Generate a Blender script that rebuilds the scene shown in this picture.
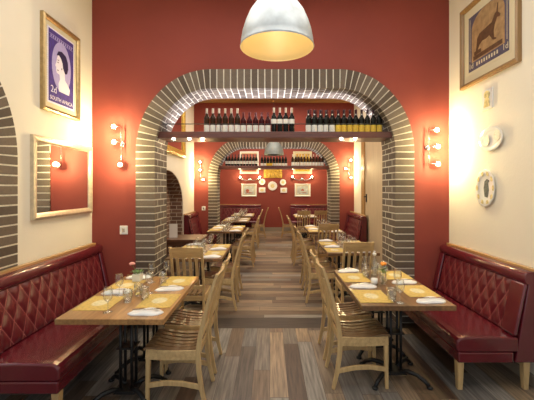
import bpy, bmesh, math, random
from mathutils import Vector, Matrix

# ------------------------------------------------------------------ clearing, camera, world, exposure
for o in list(bpy.data.objects):
    bpy.data.objects.remove(o)
S = bpy.context.scene
C = S.collection
random.seed(7)
PI = math.pi

cd = bpy.data.cameras.new('camera')
cam = bpy.data.objects.new('camera', cd)
C.objects.link(cam)
cam.location = (0, 0, 1.7)
cam.rotation_euler = (PI / 2, 0, 0)
cd.sensor_fit = 'HORIZONTAL'
cd.sensor_width = 36
cd.lens = 36 * 340 / 534
cd.shift_x = -3 / 534
cd.shift_y = -12 / 534
cd.clip_start = 0.05
S.camera = cam

S.view_settings.view_transform = 'Standard'
S.view_settings.look = 'None'
S.view_settings.gamma = 1
S.view_settings.exposure = 0.16
S.view_settings.use_curve_mapping = False

W = bpy.data.worlds.new('World')
S.world = W
W.use_nodes = True
bg = W.node_tree.nodes['Background']
bg.inputs[0].default_value = (0.86, 0.93, 1.0, 1)
bg.inputs[1].default_value = 0.85


def area_light(name, loc, sx, sy, power, color, rot=(0, 0, 0)):
    l = bpy.data.lights.new(name, 'AREA')
    l.shape = 'RECTANGLE'
    l.size, l.size_y = sx, sy
    l.energy = power
    l.color = color
    o = bpy.data.objects.new(name, l)
    o.location = loc
    o.rotation_euler = rot
    C.objects.link(o)
    return o


# unseen fill lights added under the ceilings of the three rooms
area_light('fill_light_front', (0, 2.2, 4.05), 3.2, 2.6, 62, (1.0, 0.95, 0.87))
area_light('fill_light_middle', (0.05, 7.0, 3.93), 3.0, 3.2, 100, (1.0, 0.88, 0.72))
area_light('fill_light_back', (0.1, 11.6, 3.93), 3.0, 2.6, 95, (1.0, 0.86, 0.68))

SCONCE_W = 12.5
WARM = (1.0, 0.84, 0.42)

# ------------------------------------------------------------------ materials
MATS = {}


def newmat(name):
    m = bpy.data.materials.new(name)
    m.use_nodes = True
    MATS[name] = m
    nt = m.node_tree
    return m, nt, nt.nodes['Principled BSDF']


def rgb(c):
    return (c[0], c[1], c[2], 1)


def mat(name, col, rough=0.5, metal=0.0, coat=0.0, var=0.0, scale=8.0, bump=0.0, bscale=60.0, spec=0.5, emit=None, estr=0.0):
    m, nt, b = newmat(name)
    b.inputs['Base Color'].default_value = rgb(col)
    b.inputs['Roughness'].default_value = rough
    b.inputs['Metallic'].default_value = metal
    b.inputs['Coat Weight'].default_value = coat
    b.inputs['Specular IOR Level'].default_value = spec
    if emit:
        b.inputs['Emission Color'].default_value = rgb(emit)
        b.inputs['Emission Strength'].default_value = estr
    if var or bump:
        tc = nt.nodes.new('ShaderNodeTexCoord')
        if var:
            n = nt.nodes.new('ShaderNodeTexNoise')
            n.inputs['Scale'].default_value = scale
            n.inputs['Detail'].default_value = 4
            nt.links.new(tc.outputs['Object'], n.inputs['Vector'])
            r = nt.nodes.new('ShaderNodeValToRGB')
            r.color_ramp.elements[0].position = 0.3
            r.color_ramp.elements[1].position = 0.7
            r.color_ramp.elements[0].color = rgb([x * (1 - var) for x in col])
            r.color_ramp.elements[1].color = rgb([min(1, x * (1 + var)) for x in col])
            nt.links.new(n.outputs['Fac'], r.inputs['Fac'])
            nt.links.new(r.outputs['Color'], b.inputs['Base Color'])
        if bump:
            n2 = nt.nodes.new('ShaderNodeTexNoise')
            n2.inputs['Scale'].default_value = bscale
            n2.inputs['Detail'].default_value = 3
            nt.links.new(tc.outputs['Object'], n2.inputs['Vector'])
            bp = nt.nodes.new('ShaderNodeBump')
            bp.inputs['Strength'].default_value = bump
            bp.inputs['Distance'].default_value = 0.01
            nt.links.new(n2.outputs['Fac'], bp.inputs['Height'])
            nt.links.new(bp.outputs['Normal'], b.inputs['Normal'])
    return m


def emat(name, col, strength):
    m, nt, b = newmat(name)
    b.inputs['Base Color'].default_value = rgb(col)
    b.inputs['Emission Color'].default_value = rgb(col)
    b.inputs['Emission Strength'].default_value = strength
    return m


def wood(name, c1, c2, axis=1, rough=0.4, coat=0.2, scale=3.0, planks=0.0):
    """grain running along the given axis; planks > 0 adds board joints across it"""
    m, nt, b = newmat(name)
    L = nt.links
    tc = nt.nodes.new('ShaderNodeTexCoord')
    mp = nt.nodes.new('ShaderNodeMapping')
    sc = [14.0, 14.0, 14.0]
    sc[axis] = 1.0
    mp.inputs['Scale'].default_value = [s * scale / 3 for s in sc]
    L.new(tc.outputs['Object'], mp.inputs['Vector'])
    n = nt.nodes.new('ShaderNodeTexNoise')
    n.inputs['Scale'].default_value = 3.0
    n.inputs['Detail'].default_value = 6
    n.inputs['Roughness'].default_value = 0.6
    L.new(mp.outputs['Vector'], n.inputs['Vector'])
    r = nt.nodes.new('ShaderNodeValToRGB')
    r.color_ramp.elements[0].position = 0.3
    r.color_ramp.elements[1].position = 0.72
    r.color_ramp.elements[0].color = rgb(c1)
    r.color_ramp.elements[1].color = rgb(c2)
    L.new(n.outputs['Fac'], r.inputs['Fac'])
    out = r.outputs['Color']
    if planks:
        sx = nt.nodes.new('ShaderNodeSeparateXYZ')
        L.new(tc.outputs['Object'], sx.inputs['Vector'])
        d = nt.nodes.new('ShaderNodeMath'); d.operation = 'DIVIDE'
        L.new(sx.outputs[1 - axis], d.inputs[0]); d.inputs[1].default_value = planks
        fl = nt.nodes.new('ShaderNodeMath'); fl.operation = 'FLOOR'
        L.new(d.outputs[0], fl.inputs[0])
        wn = nt.nodes.new('ShaderNodeTexWhiteNoise'); wn.noise_dimensions = '1D'
        L.new(fl.outputs[0], wn.inputs['W'])
        mr = nt.nodes.new('ShaderNodeMapRange')
        mr.inputs['To Min'].default_value = 0.72; mr.inputs['To Max'].default_value = 1.15
        L.new(wn.outputs['Value'], mr.inputs['Value'])
        mx = nt.nodes.new('ShaderNodeMix'); mx.data_type = 'RGBA'; mx.blend_type = 'MULTIPLY'
        mx.inputs['Factor'].default_value = 1
        L.new(out, mx.inputs['A']); L.new(mr.outputs['Result'], mx.inputs['B'])
        out = mx.outputs['Result']
    L.new(out, b.inputs['Base Color'])
    b.inputs['Roughness'].default_value = rough
    b.inputs['Coat Weight'].default_value = coat
    b.inputs['Coat Roughness'].default_value = 0.15
    return m


def plank_floor(name, axis, width, length, colors, seed=0.0):
    """boards of many tones running along the axis (0 = x, 1 = y)"""
    m, nt, b = newmat(name)
    L = nt.links
    N = nt.nodes.new

    def M(op, a, c=None):
        n = N('ShaderNodeMath'); n.operation = op
        for i, v in enumerate((a, c)):
            if v is None: continue
            if isinstance(v, (int, float)): n.inputs[i].default_value = v
            else: L.new(v, n.inputs[i])
        return n.outputs[0]
    tc = N('ShaderNodeTexCoord')
    sx = N('ShaderNodeSeparateXYZ')
    L.new(tc.outputs['Object'], sx.inputs['Vector'])
    along, across = sx.outputs[axis], sx.outputs[1 - axis]
    row = M('FLOOR', M('DIVIDE', across, width))
    w1 = N('ShaderNodeTexWhiteNoise'); w1.noise_dimensions = '1D'
    L.new(M('ADD', row, seed), w1.inputs['W'])
    u = M('ADD', M('DIVIDE', along, length), M('MULTIPLY', w1.outputs['Value'], 7.3))
    idx = M('FLOOR', u)
    cv = N('ShaderNodeCombineXYZ')
    L.new(row, cv.inputs[0]); L.new(idx, cv.inputs[1]); cv.inputs[2].default_value = seed
    w2 = N('ShaderNodeTexWhiteNoise'); w2.noise_dimensions = '3D'
    L.new(cv.outputs[0], w2.inputs['Vector'])
    ramp = N('ShaderNodeValToRGB')
    ramp.color_ramp.interpolation = 'CONSTANT'
    els = ramp.color_ramp.elements
    while len(els) < len(colors): els.new(0.5)
    for i, c in enumerate(colors):
        els[i].position = i / len(colors); els[i].color = rgb(c)
    L.new(w2.outputs['Value'], ramp.inputs['Fac'])
    mp = N('ShaderNodeMapping')
    sc = [26.0, 26.0, 1.0]; sc[axis] = 1.6
    mp.inputs['Scale'].default_value = sc
    ad = N('ShaderNodeVectorMath'); ad.operation = 'ADD'
    L.new(tc.outputs['Object'], ad.inputs[0])
    sc2 = N('ShaderNodeVectorMath'); sc2.operation = 'SCALE'; sc2.inputs['Scale'].default_value = 9
    L.new(w2.outputs['Color'], sc2.inputs[0]); L.new(sc2.outputs[0], ad.inputs[1])
    L.new(ad.outputs[0], mp.inputs['Vector'])
    n = N('ShaderNodeTexNoise'); n.inputs['Scale'].default_value = 2.0; n.inputs['Detail'].default_value = 6
    L.new(mp.outputs['Vector'], n.inputs['Vector'])
    mr = N('ShaderNodeMapRange'); mr.inputs['From Min'].default_value = 0.3; mr.inputs['From Max'].default_value = 0.7
    mr.inputs['To Min'].default_value = 0.55; mr.inputs['To Max'].default_value = 1.4
    L.new(n.outputs['Fac'], mr.inputs['Value'])
    mx = N('ShaderNodeMix'); mx.data_type = 'RGBA'; mx.blend_type = 'MULTIPLY'; mx.inputs['Factor'].default_value = 1
    L.new(ramp.outputs['Color'], mx.inputs['A']); L.new(mr.outputs['Result'], mx.inputs['B'])
    # joints
    fr = M('FRACT', M('DIVIDE', across, width))
    j1 = M('LESS_THAN', M('MINIMUM', fr, M('SUBTRACT', 1.0, fr)), 0.010)
    fu = M('FRACT', u)
    j2 = M('LESS_THAN', M('MINIMUM', fu, M('SUBTRACT', 1.0, fu)), 0.0016)
    j = M('MAXIMUM', j1, j2)
    mj = N('ShaderNodeMix'); mj.data_type = 'RGBA'
    L.new(j, mj.inputs['Factor']); L.new(mx.outputs['Result'], mj.inputs['A'])
    mj.inputs['B'].default_value = (0.03, 0.02, 0.015, 1)
    L.new(mj.outputs['Result'], b.inputs['Base Color'])
    b.inputs['Roughness'].default_value = 0.42
    return m


def island_mat(name, c1, c2, rough=0.8, bump=0.25):
    """tone differs from brick to brick"""
    m, nt, b = newmat(name)
    L = nt.links
    g = nt.nodes.new('ShaderNodeNewGeometry')
    r = nt.nodes.new('ShaderNodeValToRGB')
    r.color_ramp.elements[0].color = rgb(c1)
    r.color_ramp.elements[1].color = rgb(c2)
    L.new(g.outputs['Random Per Island'], r.inputs['Fac'])
    tc = nt.nodes.new('ShaderNodeTexCoord')
    n = nt.nodes.new('ShaderNodeTexNoise'); n.inputs['Scale'].default_value = 45; n.inputs['Detail'].default_value = 4
    L.new(tc.outputs['Object'], n.inputs['Vector'])
    mr = nt.nodes.new('ShaderNodeMapRange'); mr.inputs['To Min'].default_value = 0.75; mr.inputs['To Max'].default_value = 1.25
    L.new(n.outputs['Fac'], mr.inputs['Value'])
    mx = nt.nodes.new('ShaderNodeMix'); mx.data_type = 'RGBA'; mx.blend_type = 'MULTIPLY'; mx.inputs['Factor'].default_value = 1
    L.new(r.outputs['Color'], mx.inputs['A']); L.new(mr.outputs['Result'], mx.inputs['B'])
    L.new(mx.outputs['Result'], b.inputs['Base Color'])
    b.inputs['Roughness'].default_value = rough
    bp = nt.nodes.new('ShaderNodeBump'); bp.inputs['Strength'].default_value = bump; bp.inputs['Distance'].default_value = 0.006
    L.new(n.outputs['Fac'], bp.inputs['Height']); L.new(bp.outputs['Normal'], b.inputs['Normal'])
    return m


def brick_tex(name, c1, c2, mortar, axes=(0, 2), scale=1.0):
    m, nt, b = newmat(name)
    L = nt.links
    tc = nt.nodes.new('ShaderNodeTexCoord')
    sx = nt.nodes.new('ShaderNodeSeparateXYZ'); L.new(tc.outputs['Object'], sx.inputs['Vector'])
    ad = nt.nodes.new('ShaderNodeMath'); ad.operation = 'ADD'
    L.new(sx.outputs[0], ad.inputs[0]); L.new(sx.outputs[1], ad.inputs[1])
    cv = nt.nodes.new('ShaderNodeCombineXYZ')
    L.new(ad.outputs[0], cv.inputs[0]); L.new(sx.outputs[2], cv.inputs[1])
    t = nt.nodes.new('ShaderNodeTexBrick')
    t.inputs['Scale'].default_value = scale
    t.inputs['Brick Width'].default_value = 0.235
    t.inputs['Row Height'].default_value = 0.086
    t.inputs['Mortar Size'].default_value = 0.007
    t.inputs['Color1'].default_value = rgb(c1)
    t.inputs['Color2'].default_value = rgb(c2)
    t.inputs['Mortar'].default_value = rgb(mortar)
    L.new(cv.outputs[0], t.inputs['Vector'])
    L.new(t.outputs['Color'], b.inputs['Base Color'])
    b.inputs['Roughness'].default_value = 0.85
    return m


def thin_glass(name, tint=(0.97, 0.99, 0.98), ior=1.45, base=0.10):
    m = bpy.data.materials.new(name)
    m.use_nodes = True
    MATS[name] = m
    nt = m.node_tree
    nt.nodes.clear()
    N, L = nt.nodes.new, nt.links
    out = N('ShaderNodeOutputMaterial')
    tr = N('ShaderNodeBsdfTransparent'); tr.inputs[0].default_value = rgb(tint)
    gl = N('ShaderNodeBsdfGlossy'); gl.inputs['Roughness'].default_value = 0.03
    lw = N('ShaderNodeLayerWeight'); lw.inputs['Blend'].default_value = 0.42
    mr = N('ShaderNodeMapRange'); mr.inputs['To Min'].default_value = base; mr.inputs['To Max'].default_value = 0.75
    L.new(lw.outputs['Facing'], mr.inputs['Value'])
    mix = N('ShaderNodeMixShader')
    L.new(mr.outputs['Result'], mix.inputs[0]); L.new(tr.outputs[0], mix.inputs[1]); L.new(gl.outputs[0], mix.inputs[2])
    L.new(mix.outputs[0], out.inputs[0])
    return m


def quilt_mat(name, col, line, p, q):
    """leather with the pale stitching of the diamond quilting"""
    m, nt, b = newmat(name)
    L, N = nt.links, nt.nodes.new

    def M(op, a, c=None):
        n = N('ShaderNodeMath'); n.operation = op
        for i, v in enumerate((a, c)):
            if v is None: continue
            if isinstance(v, (int, float)): n.inputs[i].default_value = v
            else: L.new(v, n.inputs[i])
        return n.outputs[0]
    tc = N('ShaderNodeTexCoord')
    sx = N('ShaderNodeSeparateXYZ'); L.new(tc.outputs['Object'], sx.inputs['Vector'])
    a = M('DIVIDE', sx.outputs[0], p); c = M('DIVIDE', sx.outputs[2], q)
    ds = []
    for s in (M('ADD', a, c), M('SUBTRACT', a, c)):
        fr = M('FRACT', s)
        ds.append(M('MINIMUM', fr, M('SUBTRACT', 1.0, fr)))
    d = M('LESS_THAN', M('MINIMUM', ds[0], ds[1]), 0.030)
    mx = N('ShaderNodeMix'); mx.data_type = 'RGBA'
    L.new(d, mx.inputs['Factor'])
    mx.inputs['A'].default_value = rgb(col); mx.inputs['B'].default_value = rgb(line)
    L.new(mx.outputs['Result'], b.inputs['Base Color'])
    b.inputs['Roughness'].default_value = 0.32
    return m


def placemat_mat(name):
    m, nt, b = newmat(name)
    L, N = nt.links, nt.nodes.new
    tc = N('ShaderNodeTexCoord')
    mp = N('ShaderNodeMapping'); mp.inputs['Scale'].default_value = (1 / 0.07, 1 / 0.085, 0)
    L.new(tc.outputs['Object'], mp.inputs['Vector'])
    ln = N('ShaderNodeVectorMath'); ln.operation = 'LENGTH'; L.new(mp.outputs[0], ln.inputs[0])
    n = N('ShaderNodeTexNoise'); n.inputs['Scale'].default_value = 38; n.inputs['Detail'].default_value = 3
    L.new(tc.outputs['Object'], n.inputs['Vector'])
    r = N('ShaderNodeValToRGB')
    r.color_ramp.elements[0].position = 0.75; r.color_ramp.elements[0].color = (0.72, 0.64, 0.40, 1)
    r.color_ramp.elements[1].position = 1.05; r.color_ramp.elements[1].color = (0.62, 0.435, 0.115, 1)
    L.new(ln.outputs['Value'], r.inputs['Fac'])
    mr = N('ShaderNodeMapRange'); mr.inputs['From Min'].default_value = 0.42; mr.inputs['From Max'].default_value = 0.5
    mr.inputs['To Min'].default_value = 0.72; mr.inputs['To Max'].default_value = 1.0
    L.new(n.outputs['Fac'], mr.inputs['Value'])
    mx = N('ShaderNodeMix'); mx.data_type = 'RGBA'; mx.blend_type = 'MULTIPLY'; mx.inputs['Factor'].default_value = 0.6
    L.new(r.outputs['Color'], mx.inputs['A']); L.new(mr.outputs['Result'], mx.inputs['B'])
    L.new(mx.outputs['Result'], b.inputs['Base Color'])
    b.inputs['Roughness'].default_value = 0.7
    return m


RED = mat('red_wall', (0.255, 0.044, 0.030), 0.75, var=0.08, scale=1.2, bump=0.06, bscale=90)
CREAM = mat('cream_wall', (0.82, 0.755, 0.63), 0.85, var=0.03, scale=1.5, bump=0.12, bscale=40)
CEIL = mat('ceiling_paint', (0.82, 0.79, 0.72), 0.9, var=0.02)
WOODCEIL = wood('ceiling_wood', (0.20, 0.09, 0.025), (0.34, 0.17, 0.05), 0, 0.6, 0, planks=0.3)
BRICK = island_mat('brick', (0.082, 0.058, 0.042), (0.175, 0.132, 0.098))
MORTAR = mat('mortar', (0.70, 0.655, 0.55), 0.95, var=0.1, scale=30)
NICHE = brick_tex('niche_brick', (0.14, 0.07, 0.045), (0.22, 0.12, 0.08), (0.55, 0.48, 0.38))
FCOL = [tuple(0.74 * k for k in q) for q in [(0.185, 0.125, 0.085), (0.30, 0.225, 0.16), (0.115, 0.07, 0.048), (0.33, 0.30, 0.265), (0.24, 0.20, 0.165),
        (0.145, 0.11, 0.09), (0.40, 0.285, 0.185), (0.225, 0.15, 0.10), (0.205, 0.19, 0.18), (0.36, 0.26, 0.17)]]
FLOOR1 = plank_floor('floor_boards_lengthwise', 1, 0.152, 1.25, FCOL, 3.0)
FLOOR2 = plank_floor('floor_boards_crosswise', 0, 0.152, 1.25, FCOL[::-1], 11.0)
DARKFLOOR = wood('dark_floor_board', (0.028, 0.019, 0.015), (0.070, 0.048, 0.038), 0, 0.5, 0)
LEATHER = mat('red_leather', (0.115, 0.008, 0.016), 0.24, coat=0.5, var=0.12, scale=4, bump=0.1, bscale=130)
QUILT = quilt_mat('quilted_red_leather', (0.118, 0.008, 0.014), (0.32, 0.09, 0.085), 0.135, 0.25)
OAK = wood('oak', (0.45, 0.29, 0.13), (0.66, 0.47, 0.225), 2, 0.4, 0.15)
OAKX = wood('oak_rail', (0.45, 0.29, 0.13), (0.66, 0.47, 0.225), 0, 0.4, 0.15)
SEATW = wood('seat_wood', (0.15, 0.085, 0.040), (0.28, 0.17, 0.085), 1, 0.3, 0.4)
TOPL = wood('lit_tabletop', (0.28, 0.13, 0.042), (0.50, 0.27, 0.095), 1, 0.33, 0.35, planks=0.13)  # same wood as TOPR, with daylight glare painted into its tone
TOPR = wood('shaded_tabletop', (0.135, 0.062, 0.024), (0.26, 0.135, 0.053), 1, 0.38, 0.2, planks=0.13)  # same wood as TOPL, painted darker for tables that catch less light
TOPD = wood('dark_tabletop', (0.10, 0.04, 0.022), (0.18, 0.085, 0.045), 0, 0.35, 0.3)
SHELFW = wood('mahogany_shelf', (0.075, 0.022, 0.016), (0.15, 0.05, 0.034), 0, 0.35, 0.3)
PALEW = wood('pale_door_wood', (0.50, 0.39, 0.25), (0.64, 0.52, 0.35), 2, 0.5, 0.0, scale=2.2)
GOLDW = wood('golden_door_frame', (0.30, 0.17, 0.06), (0.45, 0.27, 0.10), 2, 0.5, 0.1)
LEDGE = wood('bench_ledge_wood', (0.36, 0.19, 0.06), (0.55, 0.33, 0.13), 0, 0.3, 0.5)
IRON = mat('black_iron', (0.014, 0.014, 0.015), 0.42, 0.3, bump=0.1, bscale=80)
STEEL = mat('brushed_steel', (0.62, 0.62, 0.60), 0.25, 1.0)
ALU = mat('galvanised_shade', (0.50, 0.55, 0.585), 0.42, 0.55, var=0.18, scale=9)
ZINC = mat('dull_zinc', (0.21, 0.235, 0.235), 0.5, 0.4, var=0.15, scale=9)
ENAMEL = mat('cream_enamel', (0.64, 0.50, 0.24), 0.4)
GOLD = mat('gold_frame', (0.46, 0.33, 0.16), 0.35, 0.75, var=0.15, scale=25)
SILVERGOLD = mat('champagne_frame', (0.66, 0.58, 0.44), 0.35, 0.6, var=0.12, scale=25)
BROWNF = wood('brown_frame', (0.23, 0.125, 0.045), (0.36, 0.21, 0.08), 2, 0.4, 0.2)
MIRROR = mat('mirror_silvering', (0.90, 0.90, 0.89), 0.015, 1.0)
WHITE = mat('white_plastic', (0.82, 0.80, 0.75), 0.4)
LINEN = mat('white_linen', (0.86, 0.85, 0.85), 0.9, bump=0.2, bscale=220)
PAPERM = placemat_mat('printed_yellow_paper')
CHINA = mat('white_china', (0.84, 0.82, 0.77), 0.15, coat=0.5)
CHINAY = mat('painted_china', (0.72, 0.60, 0.30), 0.2, var=0.35, scale=30)
CHINAD = mat('dark_china_paint', (0.14, 0.16, 0.14), 0.3, var=0.4, scale=40)
MATB = mat('cream_mount', (0.66, 0.58, 0.40), 0.8)
PURPLE = mat('purple_print', (0.070, 0.042, 0.25), 0.6, var=0.25, scale=22)
PALEP = mat('pale_lilac_print', (0.42, 0.37, 0.68), 0.6, var=0.06, scale=25)
SKINP = mat('portrait_highlight', (0.80, 0.76, 0.88), 0.6)
DEEPP = mat('deep_purple_print', (0.022, 0.014, 0.07), 0.6)
SLATE = mat('slate_violet_print', (0.085, 0.070, 0.115), 0.6, var=0.2, scale=30)
TAN = mat('tan_print', (0.34, 0.21, 0.10), 0.6, var=0.3, scale=14)
UMBER = mat('umber_print', (0.10, 0.045, 0.02), 0.6, var=0.25, scale=25)
DARKGL = mat('dark_bottle_glass', (0.010, 0.009, 0.007), 0.10, spec=0.2)
BROWNGL = mat('brown_bottle_glass', (0.035, 0.014, 0.005), 0.10, spec=0.2)
REDGL = mat('red_wine_bottle', (0.045, 0.004, 0.006), 0.10, spec=0.2)
CAPW = mat('cream_capsule', (0.70, 0.58, 0.46), 0.4)
CAPR = mat('red_capsule', (0.15, 0.012, 0.018), 0.35)
CAPD = mat('plum_capsule', (0.045, 0.010, 0.020), 0.35)
LABW = mat('white_label', (0.80, 0.78, 0.73), 0.7, var=0.06, scale=60)
LABY = mat('yellow_label', (0.78, 0.52, 0.06), 0.7, var=0.15, scale=60)
GLASS = thin_glass('clear_glass')
PANE = thin_glass('window_glass', (0.95, 0.98, 0.98), base=0.03)
WATER = thin_glass('water', (0.90, 0.93, 0.93), base=0.08)
GREEN = mat('leaf_green', (0.10, 0.19, 0.045), 0.5, var=0.3, scale=40)
ORANGE = mat('orange_petals', (0.85, 0.30, 0.03), 0.6, var=0.15, scale=30)
PINK = mat('pink_petals', (0.78, 0.36, 0.33), 0.6, var=0.15, scale=30)
PBULB = emat('pendant_bulb', (1.0, 0.80, 0.50), 3)
BULB = emat('lamp_bulb', (1.0, 0.80, 0.50), 22)
LEDM = emat('led_strip_light', (0.93, 0.93, 1.0), 6)
DOWNM = emat('downlight_lens', (1.0, 0.86, 0.62), 4)
WFRAME = mat('window_frame_paint', (0.75, 0.73, 0.68), 0.5)
PICRED = mat('faded_red_print', (0.40, 0.11, 0.07), 0.7, var=0.35, scale=18)
PICBLUE = mat('pale_blue_print', (0.52, 0.53, 0.50), 0.7, var=0.25, scale=10)
PICGOLD = mat('ochre_relief', (0.55, 0.33, 0.045), 0.5, var=0.45, scale=22)
GREY = mat('grey_skirting', (0.30, 0.25, 0.19), 0.6)
CARD = mat('white_card', (0.78, 0.77, 0.73), 0.8)
LEMON = mat('lemon_slice', (0.80, 0.66, 0.20), 0.5)


# ------------------------------------------------------------------ mesh builder
class MB:
    def __init__(self):
        self.v, self.f, self.m, self.s = [], [], [], []

    def add(self, verts, faces, m=0, smooth=False):
        b = len(self.v)
        self.v += [tuple(p) for p in verts]
        for f in faces:
            self.f.append([i + b for i in f]); self.m.append(m); self.s.append(smooth)
        return self

    def hexa(self, p, m=0):      # p: bottom 4 (ccw) + top 4
        return self.add(p, [(3, 2, 1, 0), (4, 5, 6, 7), (0, 1, 5, 4), (1, 2, 6, 5), (2, 3, 7, 6), (3, 0, 4, 7)], m)

    def box(self, x0, x1, y0, y1, z0, z1, m=0):
        return self.hexa([(x0, y0, z0), (x1, y0, z0), (x1, y1, z0), (x0, y1, z0),
                          (x0, y0, z1), (x1, y0, z1), (x1, y1, z1), (x0, y1, z1)], m)

    def lathe(self, prof, n=16, c=(0, 0, 0), m=0, sx=1, sy=1, axis='z', smooth=True):
        vs, fs = [], []
        for r, z in prof:
            for k in range(n):
                a = 2 * PI * k / n
                p = (r * math.cos(a) * sx, r * math.sin(a) * sy, z)
                if axis == 'y': p = (p[0], p[2], p[1])
                elif axis == 'x': p = (p[2], p[0], p[1])
                vs.append((p[0] + c[0], p[1] + c[1], p[2] + c[2]))
        for i in range(len(prof) - 1):
            for k in range(n):
                k2 = (k + 1) % n
                fs.append((i * n + k, i * n + k2, (i + 1) * n + k2, (i + 1) * n + k))
        if prof[0][0] > 1e-6: fs.append(tuple(range(n))[::-1])
        if prof[-1][0] > 1e-6: fs.append(tuple((len(prof) - 1) * n + k for k in range(n)))
        return self.add(vs, fs, m, smooth)

    def shell(self, prof, n=16, c=(0, 0, 0), m=0):   # open lathe, no caps
        vs, fs = [], []
        for r, z in prof:
            for k in range(n):
                a = 2 * PI * k / n
                vs.append((r * math.cos(a) + c[0], r * math.sin(a) + c[1], z + c[2]))
        for i in range(len(prof) - 1):
            for k in range(n):
                k2 = (k + 1) % n
                fs.append((i * n + k, i * n + k2, (i + 1) * n + k2, (i + 1) * n + k))
        return self.add(vs, fs, m, True)

    def tube(self, path, r, n=8, m=0):
        P = [Vector(p) for p in path]
        rs = r if isinstance(r, (list, tuple)) else [r] * len(P)
        vs, fs = [], []
        up = None
        for i, p in enumerate(P):
            t = (P[min(i + 1, len(P) - 1)] - P[max(i - 1, 0)]).normalized()
            if up is None:
                up = Vector((0, 0, 1)) if abs(t.z) < 0.9 else Vector((1, 0, 0))
            a = t.cross(up).normalized()
            b = a.cross(t).normalized()
            up = b
            for k in range(n):
                an = 2 * PI * k / n
                vs.append(p + a * math.cos(an) * rs[i] + b * math.sin(an) * rs[i])
        for i in range(len(P) - 1):
            for k in range(n):
                k2 = (k + 1) % n
                fs.append((i * n + k, i * n + k2, (i + 1) * n + k2, (i + 1) * n + k))
        fs.append(tuple(range(n))[::-1])
        fs.append(tuple((len(P) - 1) * n + k for k in range(n)))
        return self.add(vs, fs, m, True)

    def ribbon(self, path, hw, ht, side=(1, 0, 0), m=0, smooth=True):
        """rectangular bar swept along a path: hw half width along side, ht half thickness across"""
        P = [Vector(p) for p in path]
        sd = Vector(side).normalized()
        vs, fs = [], []
        for i, p in enumerate(P):
            t = (P[min(i + 1, len(P) - 1)] - P[max(i - 1, 0)]).normalized()
            nn = t.cross(sd).normalized()
            w = hw[i] if isinstance(hw, (list, tuple)) else hw
            h = ht[i] if isinstance(ht, (list, tuple)) else ht
            vs += [p - sd * w - nn * h, p + sd * w - nn * h, p + sd * w + nn * h, p - sd * w + nn * h]
        for i in range(len(P) - 1):
            for k in range(4):
                k2 = (k + 1) % 4
                fs.append((i * 4 + k, i * 4 + k2, (i + 1) * 4 + k2, (i + 1) * 4 + k))
        fs.append((3, 2, 1, 0)); b = (len(P) - 1) * 4
        fs.append((b, b + 1, b + 2, b + 3))
        return self.add(vs, fs, m, False)

    def poly(self, pts, thick, m=0):   # pts in the xz plane, extruded from y=0 to y=-thick
        n = len(pts)
        vs = [(x, 0, z) for x, z in pts] + [(x, -thick, z) for x, z in pts]
        fs = [tuple(range(n)), tuple(range(n, 2 * n))[::-1]]
        for k in range(n):
            k2 = (k + 1) % n
            fs.append((k, k2, n + k2, n + k))
        return self.add(vs, fs, m)

    def ellipsoid(self, c, rx, ry, rz, n=12, k=8, m=0):
        prof = [(math.sin(PI * i / k), -math.cos(PI * i / k)) for i in range(k + 1)]
        vs, fs = [], []
        for r, z in prof:
            for j in range(n):
                a = 2 * PI * j / n
                vs.append((c[0] + r * math.cos(a) * rx, c[1] + r * math.sin(a) * ry, c[2] + z * rz))
        for i in range(k):
            for j in range(n):
                j2 = (j + 1) % n
                fs.append((i * n + j, i * n + j2, (i + 1) * n + j2, (i + 1) * n + j))
        return self.add(vs, fs, m, True)

    def build(self, name, mats, parent=None, bevel=0.0, subsurf=0, loc=None, rot=None, normals=True):
        me = bpy.data.meshes.new(name)
        me.from_pydata(self.v, [], self.f)
        if not isinstance(mats, (list, tuple)): mats = [mats]
        for m in mats: me.materials.append(m)
        me.polygons.foreach_set('material_index', self.m)
        me.polygons.foreach_set('use_smooth', self.s)
        bm = bmesh.new(); bm.from_mesh(me)
        bmesh.ops.remove_doubles(bm, verts=bm.verts, dist=1e-6)
        if normals: bmesh.ops.recalc_face_normals(bm, faces=bm.faces)
        bm.to_mesh(me); bm.free()
        o = bpy.data.objects.new(name, me)
        C.objects.link(o)
        if parent: o.parent = parent
        if loc: o.location = loc
        if rot: o.rotation_euler = rot
        if bevel:
            md = o.modifiers.new('bevel', 'BEVEL'); md.width = bevel; md.segments = 2
            md.limit_method = 'ANGLE'; md.angle_limit = 0.6
        if subsurf:
            md = o.modifiers.new('sub', 'SUBSURF'); md.levels = md.render_levels = subsurf
        return o


def tag(o, label, cat, group=None):
    o['label'] = label; o['category'] = cat
    if group: o['group'] = group
    return o


def thing(name, label, cat, loc=(0, 0, 0), rz=0, group=None):
    o = bpy.data.objects.new(name, None)
    C.objects.link(o)
    o.empty_display_size = 0.05
    o.location = loc; o.rotation_euler = (0, 0, rz)
    return tag(o, label, cat, group)


def structure(o):
    o['kind'] = 'structure'
    return o


KIDS = {}


def kids(o):
    return [c for c in bpy.data.objects if c.parent == o]


def dup(o, loc=None, rz=None, label=None, group=None):
    """copy of a thing with copies of its parts and sub-parts"""
    if o.name not in KIDS: KIDS[o.name] = [(c, kids(c)) for c in kids(o)]
    r = o.copy(); C.objects.link(r)
    if loc is not None: r.location = loc
    if rz is not None: r.rotation_euler = (0, 0, rz)
    if label: r['label'] = label
    if group: r['group'] = group
    elif 'group' in r.keys() and group == '': del r['group']
    for c, gs in KIDS[o.name]:
        d = c.copy(); C.objects.link(d); d.parent = r
        for g in gs:
            e = g.copy(); C.objects.link(e); e.parent = d
    return r


USED = set()


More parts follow.
